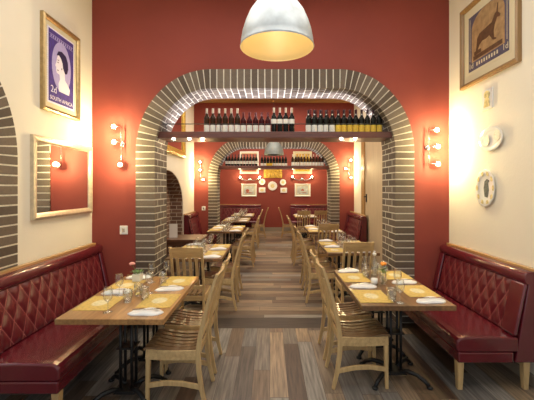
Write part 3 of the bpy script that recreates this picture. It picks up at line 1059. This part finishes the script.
wall_plate_oval('wall_plate', (XR, 3.455, 2.20), -PI / 2, 0.19, 0.125, 'pale oval china plate, upper of two on right wall', 'swirl')
wall_plate_oval('wall_plate', (XR, 3.545, 1.70), -PI / 2, 0.165, 0.195, 'painted china plate with dark figure, lower on right wall', 'scene')
t = thing('wall_plaque', 'small cream relief plaque under the antelope print', 'plaque', (XR, 3.52, 2.62), -PI / 2)
MB().box(-0.085, 0.085, -0.015, 0, -0.105, 0.105).build('tile', CHINA, t, bevel=0.004)
b = MB(); b.poly(ell(0.01, 0.045, 0.042, 0.04, 16), 0.012); b.poly([(-0.04, -0.08), (0.05, -0.08), (0.04, 0.0), (0.01, 0.02), (-0.02, 0.0)], 0.010)
b.build('relief_figure', CHINAY, t, loc=(0, -0.015, 0))

for (x, z, r, lb, k) in ((0.10, 1.78, 0.18, 'large round plate in the middle of back wall', 'dot'),
                         (-0.31, 1.94, 0.125, 'small plate upper left of the large back wall plate', 'dot'),
                         (0.51, 1.92, 0.12, 'small plate upper right of the large back wall plate', 'dot')):
    wall_plate_oval('wall_plate', (x, YB, z), 0, r, r, lb, k)
for x, z, lb in ((-0.31, 1.62, 'small square dish lower left of the large back wall plate'), (0.54, 1.61, 'small square dish lower right of the large back wall plate')):
    t = thing('wall_plate', lb, 'plate', (x, YB, z))
    MB().box(-0.13, 0.13, -0.025, 0, -0.10, 0.10).build('dish', CHINA, t, bevel=0.01)
    MB().poly(ell(0, 0, 0.07, 0.055, 14), 0.003).build('painted_centre', CHINAY, t, loc=(0, -0.025, 0))


def back_picture(x, z, w, h, label, fm, pm, shapes):
    t = thing('framed_picture', label, 'picture', (x, YB, z))
    frame_mesh(w, h, 0.055, 0.04).build('picture_frame', fm, t)
    MB().box(-w/2 + 0.05, w/2 - 0.05, -0.012, -0.002, -h/2 + 0.05, h/2 - 0.05).build('mount', MATB, t)
    MB().box(-w/2 + 0.09, w/2 - 0.09, -0.016, -0.012, -h/2 + 0.09, h/2 - 0.09).build('print', pm, t)
    b = MB()
    for p in shapes: b.poly(p, 0.002)
    b.build('print_motif', UMBER if pm is not PICBLUE else PICRED, t, loc=(0, -0.016, 0))


palm = []
for k in range(4):
    x = -0.2 + k * 0.13
    palm.append([(x - 0.02, 0.05), (x + 0.02, 0.05), (x + 0.05, 0.22), (x - 0.05, 0.22)])
palm.append([(-0.26, -0.3), (0.26, -0.3), (0.2, -0.22), (0.0, -0.25), (-0.2, -0.2)])
back_picture(-0.815, 2.70, 0.74, 0.88, 'large white framed print, upper left of the back wall', WHITE, PICRED, palm)
back_picture(1.28, 2.70, 0.74, 0.88, 'large framed ochre print, upper right of the back wall', MATB, PICGOLD, palm[:3])
back_picture(-0.825, 1.615, 0.60, 0.50, 'small white framed print, lower left of the back wall', WHITE, PICBLUE,
             [ell(-0.06, -0.02, 0.07, 0.06, 14), [(-0.15, -0.12), (0.15, -0.12), (0.1, -0.09), (-0.1, -0.08)]])
back_picture(1.285, 1.615, 0.62, 0.50, 'small white framed print, lower right of the back wall', WHITE, PICBLUE,
             [[(-0.08, -0.02), (0.06, -0.03), (0.03, 0.06), (-0.03, 0.04)], [(-0.12, -0.10), (0.16, -0.11), (0.1, -0.08)]])
t = thing('wall_relief', 'ochre carved relief panel above the plates on back wall', 'panel', (0.115, YB, 2.42))
MB().box(-0.36, 0.36, -0.03, 0, -0.32, 0.32).build('panel', PICGOLD, t, bevel=0.008)
b = MB()
for i in range(5):
    for j in range(3): b.ellipsoid((-0.28 + i * 0.14, -0.03, -0.22 + j * 0.2), 0.055, 0.02, 0.08, 10, 6)
b.build('carving', PICGOLD, t)


def switch(x, y, z, label):
    t = thing('light_switch', label, 'switch', (x, y, z))
    MB().box(-0.05, 0.05, -0.012, 0, -0.055, 0.055).build('cover_plate', WHITE, t, bevel=0.004)
    MB().box(-0.018, 0.018, -0.018, -0.012, -0.025, 0.025).build('rocker', STEEL, t, bevel=0.003)


switch(-1.842, A1, 1.17, 'white light switch on red wall beside left bench')
switch(-1.775, A2, 1.155, 'white light switch on red wall left of the far arch')


# ------------------------------------------------------------------ banquettes
def quilt_grid(u0, u1, z0, z1, y_at, p, q, depth=0.016):
    b = MB()
    nu = max(8, int((u1 - u0) / 0.0104)); nz = max(6, int((z1 - z0) / 0.016))
    vs, fs = [], []

    def tri(s):
        f = s - math.floor(s)
        return min(f, 1 - f) * 2
    for j in range(nz + 1):
        z = z0 + (z1 - z0) * j / nz
        for i in range(nu + 1):
            u = u0 + (u1 - u0) * i / nu
            d = min(tri(u / p + z / q), tri(u / p - z / q))
            puff = depth * (1 - (1 - min(1, d * 1.25)) ** 2)
            edge = min(1, min(u - u0, u1 - u, z - z0, z1 - z) / 0.03 + 0.05)
            vs.append((u, y_at(z) - puff * edge, z))
    for j in range(nz):
        for i in range(nu):
            a = j * (nu + 1) + i
            fs.append((a, a + 1, a + nu + 2, a + nu + 1))
    b.add(vs, fs, 0, True)
    return b


def bench(label, loc, rz, length, depth=0.70, top=1.0, wing=(0.16, 0.12), legs=True, ledge=True, detail=True):
    """local frame: wall side at y=0, seat front at y=-depth, running along x from 0 to length"""
    t = thing('banquette', label, 'bench', loc, rz)
    bt_ = 0.17                                  # backrest thickness
    # base rail and seat cushion
    MB().box(0.0, length, -depth + 0.012, -0.225, 0.24, 0.33).build('base_rail', LEATHER, t, bevel=0.012)
    b = MB()
    n = 10
    prof = [(-bt_ - 0.02, 0.335), (-depth + 0.01, 0.335), (-depth, 0.345), (-depth - 0.004, 0.39), (-depth, 0.425), (-depth + 0.018, 0.445),
            (-depth + 0.06, 0.456), (-depth * 0.6, 0.462), (-bt_ - 0.02, 0.452)]
    k = len(prof)
    xs = [0.0, 0.012, 0.05, length * 0.33, length * 0.66, length - 0.05, length - 0.012, length]
    vs, fs = [], []
    for i, x in enumerate(xs):
        e = 0.012 if i in (0, len(xs) - 1) else (0.003 if i in (1, len(xs) - 2) else 0)
        for y, z in prof:
            vs.append((x, y + (e if y < -depth + 0.05 else 0), z - (e if z > 0.4 else 0)))
    for i in range(len(xs) - 1):
        for j in range(k):
            j2 = (j + 1) % k
            fs.append((i * k + j, i * k + j2, (i + 1) * k + j2, (i + 1) * k + j))
    fs.append(tuple(range(k))[::-1]); fs.append(tuple((len(xs) - 1) * k + j for j in range(k)))
    b.add(vs, fs, 0, False)
    b.build('seat_cushion', LEATHER, t, bevel=0.006)
    # back body
    yb = lambda z: -0.095 - 0.105 * (1 - (max(z, 0.42) - 0.45) / (top - 0.5))
    b = MB()
    x0, x1 = 0.004, length - 0.004
    b.hexa([(x0, yb(0.24) - 0.006, 0.24), (x1, yb(0.24) - 0.006, 0.24), (x1, -0.005, 0.24), (x0, -0.005, 0.24),
            (x0, yb(top - 0.06) + 0.004, top - 0.06), (x1, yb(top - 0.06) + 0.004, top - 0.06), (x1, -0.005, top - 0.06), (x0, -0.005, top - 0.06)])
    b.build('backrest', LEATHER, t, bevel=0.01)
    # quilted panel
    quilt_grid(wing[0], length - wing[1], 0.462, top - 0.115, lambda z: yb(z) - 0.004, 0.135, 0.25).build('quilted_panel', QUILT, t)
    # padded roll along the top
    b = MB(); prof = []
    cy, cz, ry, rz_ = -0.072, top - 0.058, 0.066, 0.056
    for j in range(16):
        a = 2 * PI * j / 16
        sgn = lambda v: (abs(v) ** 0.7) * (1 if v >= 0 else -1)
        prof.append((cy + ry * sgn(math.cos(a)), cz + rz_ * sgn(math.sin(a))))
    vs, fs = [], []
    xs = [0.0, 0.015, length - 0.015, length]
    for i, x in enumerate(xs):
        sc = 0.9 if i in (0, 3) else 1.0
        for y, z in prof: vs.append((x, cy + (y - cy) * sc, cz + (z - cz) * sc))
    for i in range(3):
        for j in range(16):
            j2 = (j + 1) % 16
            fs.append((i * 16 + j, i * 16 + j2, (i + 1) * 16 + j2, (i + 1) * 16 + j))
    b.add(vs, fs, 0, True)
    b.add([vs[j] for j in range(16)], [tuple(range(16))], 0); b.add([vs[48 + j] for j in range(16)], [tuple(range(16))], 0)
    b.build('top_roll', LEATHER, t)
    # padded end panels beside the quilting
    for x0, x1 in ((0.0, wing[0]), (length - wing[1], length)):
        if x1 - x0 < 0.01: continue
        b = MB()
        b.hexa([(x0, yb(0.465) - 0.034, 0.465), (x1, yb(0.465) - 0.034, 0.465), (x1, yb(0.465) + 0.001, 0.465), (x0, yb(0.465) + 0.001, 0.465),
                (x0, yb(top - 0.1) - 0.030, top - 0.1), (x1, yb(top - 0.1) - 0.030, top - 0.1), (x1, yb(top - 0.1) + 0.001, top - 0.1), (x0, yb(top - 0.1) + 0.001, top - 0.1)])
        b.build('end_panel', LEATHER, t, bevel=0.014)
    if ledge:
        MB().box(0, length, -0.048, -0.001, top - 0.012, top + 0.016).build('ledge', LEDGE, t, bevel=0.004)
    if legs:
        n = 2 if length < 2 else 3
        for i in range(n):
            x = 0.05 + (length - 0.10) * i / (n - 1)
            for y in (-depth + 0.045, -0.10):
                b = MB(); h = 0.028; g = 0.020
                b.hexa([(x - g, y - g, 0), (x + g, y - g, 0), (x + g, y + g, 0), (x - g, y + g, 0), (x - h, y - h, 0.24), (x + h, y - h, 0.24), (x + h, y + h, 0.24), (x - h, y + h, 0.24)])
                b.build('leg', OAK, t, bevel=0.003)
    return t


# local x runs away from local wall line; right bench: wall on +x side, so y axis -> +x : rotate by -90deg
bench('red leather banquette with diamond quilted back along the right wall', (XR - 0.002, 4.262, 0), -PI / 2, 1.43, wing=(0.10, 0.17))
bench('red leather banquette with diamond quilted back along the left wall', (XL + 0.018, 2.40, 0), PI / 2, 1.862, depth=0.74, wing=(0.16, 0.08))
bench('short red banquette end beyond near arch at the right wall', (XR2 - 0.07, 9.08, 0), -PI / 2, 1.45, depth=0.62, top=1.07)
bench('short red banquette end beyond near arch at the left wall', (XL2 + 0.002, 7.98, 0), PI / 2, 1.10, depth=0.62, top=1.07)
bench('red banquette along the back wall, left of the gap', (-1.98, YB - 0.022, 0), 0, 1.62, depth=0.62, top=1.05)
bench('red banquette along the back wall, right of the gap', (0.80, YB - 0.022, 0), 0, 1.43, depth=0.62, top=1.05)


# ------------------------------------------------------------------ tables
def make_table(w, l, top_m):
    """origin at the middle of the footprint; l runs along y"""
    t = thing('dining_table', 'x', 'table')
    MB().box(-w/2, w/2, -l/2, l/2, 0.708, 0.75).build('tabletop', top_m, t, bevel=0.004)
    for s in (-1, 1):
        yc = s * (l / 2 - 0.34)
        b = MB()
        for dx in (-0.045, 0.045):
            for dy in (-0.045, 0.045):
                b.tube([(dx, yc + dy, 0.045), (dx, yc + dy, 0.70)], 0.0125, 10)
        b.box(-0.085, 0.085, yc - 0.085, yc + 0.085, 0.05, 0.075)
        b.box(-0.07, 0.07, yc - 0.07, yc + 0.07, 0.40, 0.412)
        b.box(-0.20, 0.20, yc - 0.16, yc + 0.16, 0.694, 0.708)
        base = b.build('pedestal', IRON, t)
        for k in range(4):
            a = PI / 4 + k * PI / 2
            ca, sa = math.cos(a), math.sin(a)
            f = MB()
            f.tube([(ca * 0.05, yc + sa * 0.05, 0.062), (ca * 0.14, yc + sa * 0.12, 0.085), (ca * 0.22, yc + sa * 0.19, 0.078), (ca * 0.29, yc + sa * 0.25, 0.045), (ca * 0.325, yc + sa * 0.28, 0.017)],
                   [0.022, 0.021, 0.019, 0.018, 0.015], 8)
            f.lathe([(0.026, 0.0), (0.027, 0.012), (0.016, 0.022), (0, 0.023)], 10, (ca * 0.33, yc + sa * 0.284, 0.0))
            f.build('foot', IRON, base)
    return t


tabL = make_table(0.79, 1.20, TOPL)
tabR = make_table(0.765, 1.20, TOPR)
TL = [  # (x, y, phrase)
    (-1.165, 3.06, 'front left table'), (-1.03, 5.16, 'second left table'), (-1.0, 8.0, 'third left table'),
    (-1.0, 10.25, 'fourth left table'), (-0.95, 12.05, 'back left table')]
TR = [(1.122, 3.34, 'front right table'), (1.225, 5.56, 'second right table'), (1.225, 7.9, 'third right table'), (1.20, 11.6, 'back right table')]
desc = ['nearest on the left', 'left of aisle under near arch', 'left of aisle before far arch', 'left of aisle past far arch', 'left of aisle by back wall']
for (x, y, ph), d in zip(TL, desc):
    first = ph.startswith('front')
    place(tabL if first else tabR, (x, y, 0), 0, ('lit brown' if first else 'brown') + ' wood dining table with black iron pedestals, ' + d, 'dining tables')
desc = ['nearest on the right', 'right of aisle behind near arch', 'right of aisle before far arch', 'right of aisle by back wall']
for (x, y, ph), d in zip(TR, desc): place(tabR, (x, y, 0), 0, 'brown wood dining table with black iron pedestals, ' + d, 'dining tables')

# dark side table beyond the near arch
t = thing('side_table', 'dark wood side table against the left wall beyond near arch', 'table', (-1.64, 6.60, 0))
MB().box(-0.37, 0.37, -0.36, 0.36, 0.70, 0.75).build('tabletop', TOPD, t, bevel=0.006)
MB().box(-0.31, 0.31, -0.30, 0.30, 0.62, 0.70).build('apron', TOPD, t)
for sx in (-1, 1):
    for sy in (-1, 1): MB().box(sx * 0.29 - 0.03, sx * 0.29 + 0.03, sy * 0.28 - 0.03, sy * 0.28 + 0.03, 0, 0.62).build('leg', TOPD, t)
t = thing('menu_card', 'white folded menu card standing on the dark side table', 'menu', (-1.86, 6.55, 0.75), 0.25)
b = MB(); b.hexa([(-0.075, -0.05, 0), (0.075, -0.05, 0), (0.075, -0.046, 0), (-0.075, -0.046, 0), (-0.075, -0.002, 0.26), (0.075, -0.002, 0.26), (0.075, 0.002, 0.26), (-0.075, 0.002, 0.26)])
b.hexa([(-0.075, 0.046, 0), (0.075, 0.046, 0), (0.075, 0.05, 0), (-0.075, 0.05, 0), (-0.075, -0.002, 0.26), (0.075, -0.002, 0.26), (0.075, 0.002, 0.26), (-0.075, 0.002, 0.26)])
b.build('card', CARD, t)


# ------------------------------------------------------------------ chairs
def make_chair():
    """faces +y, 0.42 wide; the sabre shaped stile is rear leg and back post in one piece"""
    t = thing('dining_chair', 'x', 'chair')
    hw = 0.190
    for s in (-1, 1):
        p = [(0, -0.265, 0.0), (0, -0.232, 0.14), (0, -0.212, 0.28), (0, -0.205, 0.42), (0, -0.222, 0.55), (0, -0.260, 0.72), (0, -0.308, 0.89), (0, -0.355, 1.03)]
        path = [(s * (hw - 0.014), y, z) for _, y, z in p]
        MB().ribbon(path, 0.0145, [0.014, 0.017, 0.019, 0.020, 0.018, 0.015, 0.013, 0.011]).build('rear_leg', OAK, t, bevel=0.004)
        b = MB(); x = s * (hw - 0.018); a, c = 0.013, 0.018
        b.hexa([(x - a, 0.19 - a, 0), (x + a, 0.19 - a, 0), (x + a, 0.19 + a, 0), (x - a, 0.19 + a, 0),
                (x - c, 0.18 - c, 0.44), (x + c, 0.18 - c, 0.44), (x + c, 0.18 + c, 0.44), (x - c, 0.18 + c, 0.44)])
        b.build('front_leg', OAK, t, bevel=0.003)
        x = s * (hw - 0.014)
        MB().ribbon([(x, -0.228, 0.150), (x, -0.08, 0.180), (x, 0.05, 0.185), (x, 0.188, 0.165)], 0.010, 0.019).build('stretcher', OAK, t, bevel=0.003)
    f = MB()
    for s in (-1, 1):
        x = s * (hw - 0.012)
        f.ribbon([(x, -0.20, 0.405), (x, -0.05, 0.400), (x, 0.08, 0.402), (x, 0.20, 0.410)], 0.012, 0.038)
    f.box(-hw + 0.02, hw - 0.02, 0.178, 0.204, 0.378, 0.438)
    f.box(-hw + 0.02, hw - 0.02, -0.212, -0.19, 0.375, 0.435)
    f.build('seat_frame', OAKX, t, bevel=0.004)
    n = 6
    for k in range(n):
        x = -0.155 + 0.31 * k / (n - 1)
        sag = 0.012 * (1 - (x / 0.19) ** 2)
        path = [(x, -0.205, 0.452), (x, -0.14, 0.440 - sag), (x, -0.05, 0.436 - sag), (x, 0.06, 0.444 - sag * 0.7), (x, 0.15, 0.456), (x, 0.205, 0.452), (x, 0.218, 0.44)]
        MB().ribbon(path, 0.0225, 0.008).build('seat_slat', SEATW, t)
    r = MB()
    r.hexa([(-hw + 0.02, -0.318, 0.905), (0, -0.338, 0.905), (0, -0.318, 0.905), (-hw + 0.02, -0.298, 0.905),
            (-hw + 0.02, -0.366, 1.025), (0, -0.386, 1.032), (0, -0.366, 1.032), (-hw + 0.02, -0.346, 1.025)])
    r.hexa([(0, -0.338, 0.905), (hw - 0.02, -0.318, 0.905), (hw - 0.02, -0.298, 0.905), (0, -0.318, 0.905),
            (0, -0.386, 1.032), (hw - 0.02, -0.366, 1.025), (hw - 0.02, -0.346, 1.025), (0, -0.366, 1.032)])
    r.build('top_rail', OAKX, t, bevel=0.003)
    MB().box(-hw + 0.02, hw - 0.02, -0.232, -0.208, 0.52, 0.56).build('lower_rail', OAKX, t, bevel=0.003)
    for k in range(4):
        x = -0.108 + 0.072 * k
        MB().ribbon([(x, -0.218, 0.545), (x, -0.262, 0.72), (x, -0.308, 0.87), (x, -0.328, 0.915)], 0.0165, 0.007).build('back_slat', OAK, t)
    return t


chair = make_chair()
FR = -PI / 2    # faces +x (toward a table on the right)
FL = PI / 2     # faces -x
G = 'oak chairs at the dining tables'
for x, y, rz, lb in [
    (0.800, 3.055, FR, 'oak slat seat chair at front right table, nearer the camera'),
    (0.800, 3.545, FR, 'oak slat seat chair at front right table, farther along the aisle'),
    (-0.765, 2.82, FL, 'oak slat seat chair at front left table, nearer the camera'),
    (-0.765, 3.30, FL, 'oak slat seat chair at front left table, farther along the aisle'),
    (-0.95, 4.19, 0.0, 'oak chair seen from behind between the two nearest left tables'),
    (1.105, 4.575, 0.0, 'oak chair seen from behind between the two nearest right tables'),
    (0.80, 5.20, FR, 'oak chair at second right table, nearer place on the aisle'),
    (0.80, 5.90, FR, 'oak chair at second right table, farther place on the aisle'),
    (-0.735, 4.90, FL, 'oak chair at second left table, nearer place on the aisle'),
    (-0.735, 5.55, FL, 'oak chair at second left table, farther place on the aisle'),
    (1.10, 6.72, 0.0, 'oak chair seen from behind between second and third right tables'),
    (0.78, 7.60, FR, 'oak chair at third right table, nearer place on the aisle'),
    (0.78, 8.25, FR, 'oak chair at third right table, farther place on the aisle'),
    (-0.62, 7.55, FL, 'oak chair at third left table, nearer place on the aisle'),
    (-0.62, 8.22, FL, 'oak chair at third left table, farther place on the aisle'),
    (-0.60, 9.95, FL, 'oak chair at fourth left table, just past the far arch'),
    (-0.60, 10.55, FL, 'oak chair at fourth left table, farther from far arch'),
    (1.00, 10.35, 0.0, 'oak chair with its back to us before the back right table'),
    (1.48, 10.45, 0.1, 'oak chair beside the far arch pillar before the back right table'),
    (-0.42, 11.75, FL, 'oak chair at back left table turned side on by the aisle'),
    (0.66, 11.75, FR, 'oak chair at back right table turned side on by the aisle'),
]:
    place(chair, (x, y, 0), rz, lb, G)


# ------------------------------------------------------------------ tableware
def make_mat():
    return tag(MB().box(-0.137, 0.137, -0.172, 0.172, 0, 0.0025).build('placemat', PAPERM), 'x', 'placemat')


def make_napkin(seed):
    random.seed(seed)
    b = MB()
    nu, nv = 12, 7
    vs, fs = [], []
    for side in (1, 0):
        for j in range(nv + 1):
            for i in range(nu + 1):
                u, v = i / nu * 2 - 1, j / nv * 2 - 1
                x = 0.125 * u * (1 - 0.06 * v * v) + 0.012 * v
                y = 0.064 * v * (1 - 0.5 * u * u * u * u) + 0.006 * math.sin(3 * u + seed)
                e = min(1, (1 - max(abs(u), abs(v))) * 4)
                z = (0.005 + 0.013 * e ** 0.5 + 0.005 * math.sin(4 * u + seed) * e + 0.004 * math.cos(9 * v + 2 * u) * e) if side else 0.0
                vs.append((x, y, z))
    n1 = (nu + 1) * (nv + 1)
    for s in (0, 1):
        for j in range(nv):
            for i in range(nu):
                a = s * n1 + j * (nu + 1) + i
                fs.append((a, a + 1, a + nu + 2, a + nu + 1))
    edge = [i for i in range(nu + 1)] + [j * (nu + 1) + nu for j in range(1, nv + 1)] + [nv * (nu + 1) + i for i in range(nu - 1, -1, -1)] + [j * (nu + 1) for j in range(nv - 1, 0, -1)]
    for a, c in zip(edge, edge[1:] + edge[:1]): fs.append((a, c, n1 + c, n1 + a))
    b.add(vs, fs, 0, True)
    return tag(b.build('napkin', LINEN), 'x', 'napkin')


def make_wineglass():
    t = thing('wine_glass', 'x', 'glass')
    MB().shell([(0.008, 0.082), (0.022, 0.09), (0.032, 0.108), (0.036, 0.13), (0.0355, 0.150), (0.032, 0.172), (0.0285, 0.192), (0.0278, 0.1925)], 20).build('bowl', GLASS, t)
    MB().lathe([(0.035, 0.0), (0.035, 0.003), (0.012, 0.007), (0.0045, 0.014), (0.004, 0.05), (0.005, 0.078), (0.008, 0.0825), (0, 0.083)], 16).build('stem', GLASS, t)
    return t


def make_tumbler():
    t = thing('tumbler', 'x', 'glass')
    MB().shell([(0.0, 0.001), (0.029, 0.0), (0.033, 0.01), (0.039, 0.05), (0.039, 0.08), (0.0365, 0.105), (0.0358, 0.105), (0.037, 0.08), (0.036, 0.05), (0.030, 0.013), (0.0, 0.011)], 20).build('cup', GLASS, t)
    return t


def make_knife():
    t = thing('table_knife', 'x', 'cutlery')
    b = MB(); b.ribbon([(-0.11, 0, 0.006), (-0.02, 0, 0.006)], 0.005, 0.0035, side=(0, 1, 0)); b.build('handle', STEEL, t)
    b = MB(); b.ribbon([(-0.02, 0, 0.006), (0.07, 0, 0.006), (0.105, 0, 0.006)], [0.004, 0.010, 0.003], 0.0012, side=(0, 1, 0)); b.build('blade', STEEL, t)
    return t


pm = make_mat(); nk = make_napkin(1); wg = make_wineglass(); tb = make_tumbler(); kn = make_knife()
ZT = 0.7505


def setting(x, y, side, ph, pos, near):
    """side +1: chair/bench on the left of the table (diner faces +x); napkin on the diner's left"""
    where = '%s, %s' % (ph, pos)
    place(pm, (x, y, ZT), 0, 'yellow printed paper placemat on %s' % where, 'placemats')
    yn = y + side * 0.285
    place(nk, (x + side * 0.01, yn, ZT), random.uniform(-0.15, 0.15), 'folded white napkin on %s' % where, 'napkins')
    if near:
        place(kn, (x, yn, ZT + 0.0235), 0.1, 'steel table knife across napkin on %s' % where, 'table knives')


for (lst, left) in ((TL, True), (TR, False)):
    for ti, (x, y, ph) in enumerate(lst):
        near = ti == 0
        for row, dy in ((0, -0.225), (1, 0.36)):
            rn = 'near end' if row == 0 else 'far end'
            if left:
                setting(x + 0.235, y + dy + (0.05 if row else 0.03), -1, ph, 'aisle side, ' + rn, near)
                setting(x - 0.235, y + dy - (0.10 if row else 0.03), 1, ph, 'wall side, ' + rn, near)
            else:
                setting(x - 0.235, y + dy - (0.10 if row else 0.13), 1, ph, 'aisle side, ' + rn, near)
                setting(x + 0.235, y + dy + (0.0 if row else 0.02), -1, ph, 'wall side, ' + rn, near)

# glasses on the front left table
GLS = 'wine glasses'; GTB = 'tumblers'
for x, y, lb in [(-1.24, 2.60, 'stemmed wine glass at the front end of front left table'),
                 (-1.33, 3.00, 'stemmed wine glass beside left napkin on front left table'),
                 (-1.09, 3.07, 'stemmed wine glass in the middle of front left table'),
                 (-1.19, 3.42, 'stemmed wine glass by the flower on front left table'),
                 (-1.09, 3.58, 'stemmed wine glass at the far end of front left table')]:
    place(wg, (x, y, ZT), 0, lb, GLS)
for x, y, lb in [(-1.185, 2.83, 'short tumbler in the middle of front left table'),
                 (-1.16, 3.00, 'tumbler with lemon beside wine glasses on front left table'),
                 (-1.07, 2.90, 'round tumbler beside aisle placemats on front left table'),
                 (-1.07, 3.40, 'tumbler beside far aisle placemat on front left table')]:
    place(tb, (x, y, ZT), 0, lb, GTB)
tag(MB().lathe([(0.0, 0), (0.026, 0.0), (0.026, 0.008), (0, 0.008)], 14).build('lemon_slice', LEMON, loc=(-1.16, 3.00, ZT + 0.0135)), 'yellow lemon slice in a tumbler on front left table', 'fruit')
# front right table
for x, y, lb in [(1.075, 2.81, 'tall wine glass at the front edge of front right table'),
                 (1.19, 3.17, 'wine glass behind the tumbler on front right table'),
                 (1.19, 3.52, 'wine glass beside orange flower on front right table'),
                 (1.06, 3.80, 'wine glass at the far end of front right table')]:
    place(wg, (x, y, ZT), 0, lb, GLS)
for x, y, lb in [(1.025, 2.86, 'tumbler at the front edge of front right table'),
                 (1.02, 3.62, 'tumbler beside the white candle cup on front right table'),
                 (1.20, 3.78, 'tumbler at the far end of front right table')]:
    place(tb, (x, y, ZT), 0, lb, GTB)
# glasses on the tables farther back
random.seed(21)
for lst in (TL[1:], TR[1:]):
    for x, y, ph in lst:
        for k in range(8):
            place(wg, (x + random.uniform(-0.03, 0.03) + (0.06 if k % 2 else -0.06), y - 0.50 + k * 0.142, ZT), 0, 'clear wine glass in the row along the middle of %s' % ph, 'wine glasses on the %s' % ph)
        for k in range(3):
            place(tb, (x + (0.005 if k % 2 else -0.005), y - 0.43 + k * 0.284, ZT), 0, 'clear tumbler between wine glasses on %s' % ph, 'tumblers on the %s' % ph)


# flowers
def rose(b, c, r):
    for k in range(9):
        a = k * 2.4; rr = r * (0.25 + 0.085 * k)
        b.ellipsoid((c[0] + math.cos(a) * rr * 0.7, c[1] + math.sin(a) * rr * 0.7, c[2] + r * 0.25 - rr * 0.35), r * 0.48, r * 0.48, r * 0.42, 8, 6)
    return b


def leaf(b, p, d, l, w):
    p = Vector(p); d = Vector(d).normalized(); s = d.cross(Vector((0, 0, 1))).normalized()
    m1 = p + d * l * 0.45 + Vector((0, 0, 0.008))
    b.add([p, m1 + s * w, p + d * l, m1 - s * w, m1 + Vector((0, 0, -0.006))], [(0, 1, 4), (1, 2, 4), (2, 3, 4), (3, 0, 4)], 0, True)


t = thing('flower_vase', 'orange rose in a small glass vase on front right table', 'flower', (1.115, 3.36, ZT))
MB().shell([(0.0, 0.003), (0.032, 0.0), (0.034, 0.01), (0.034, 0.10), (0.030, 0.115), (0.029, 0.115), (0.031, 0.10), (0.031, 0.012), (0.0, 0.010)], 18).build('vase', GLASS, t)
MB().tube([(0.005, 0, 0.015), (0.0, 0, 0.12), (0.004, 0.005, 0.185)], 0.003).build('stem', GREEN, t)
rose(MB(), (0.005, 0.005, 0.20), 0.034).build('blossom', ORANGE, t)
b = MB()
for k in range(9):
    a = k * 0.75
    leaf(b, (0.005 * math.cos(a), 0.005 * math.sin(a), 0.10 + 0.006 * k), (math.cos(a), math.sin(a), 0.5), 0.06, 0.015)
b.build('leaves', GREEN, t)

t = thing('flower_pot', 'pink rose above green leaves in a square white pot on front left table', 'flower', (-1.355, 3.48, ZT))
b = MB(); b.hexa([(-0.04, -0.04, 0), (0.04, -0.04, 0), (0.04, 0.04, 0), (-0.04, 0.04, 0), (-0.042, -0.042, 0.075), (0.042, -0.042, 0.075), (0.042, 0.042, 0.075), (-0.042, 0.042, 0.075)])
b.build('pot', CHINA, t, bevel=0.004)
MB().tube([(0, 0, 0.07), (-0.03, 0, 0.12), (-0.055, 0.0, 0.165)], 0.003).build('stem', GREEN, t)
rose(MB(), (-0.058, 0, 0.175), 0.030).build('blossom', PINK, t)
b = MB()
for k in range(16):
    a = k * 2.4; r = 0.012 + 0.0022 * k
    leaf(b, (r * math.cos(a), r * math.sin(a), 0.074), (math.cos(a), math.sin(a), 0.75), 0.05, 0.016)
b.build('leaves', GREEN, t)

t = thing('water_carafe', 'clear glass water bottle with white stopper on front right table', 'bottle', (1.125, 3.66, ZT))
MB().shell([(0.0, 0.003), (0.036, 0.0), (0.038, 0.008), (0.038, 0.12), (0.030, 0.155), (0.016, 0.185), (0.0145, 0.225), (0.017, 0.23)], 18).build('bottle_glass', GLASS, t)
MB().lathe([(0.015, 0.222), (0.020, 0.232), (0.022, 0.245), (0.012, 0.255), (0, 0.256)], 14).build('stopper', CHINA, t)
MB().lathe([(0.0, 0.006), (0.035, 0.006), (0.035, 0.10), (0, 0.10)], 16).build('water', WATER, t)
t = thing('candle_cup', 'small white candle cup in the middle of front right table', 'candle', (1.03, 3.36, ZT))
MB().lathe([(0.0, 0.0), (0.025, 0.0), (0.032, 0.012), (0.035, 0.055), (0.031, 0.055), (0.028, 0.03), (0, 0.028)], 18).build('cup', CHINA, t)
MB().lathe([(0.0, 0.029), (0.024, 0.029), (0.024, 0.04), (0, 0.04)], 14).build('candle', mat('wax', (0.85, 0.80, 0.68), 0.5), t)
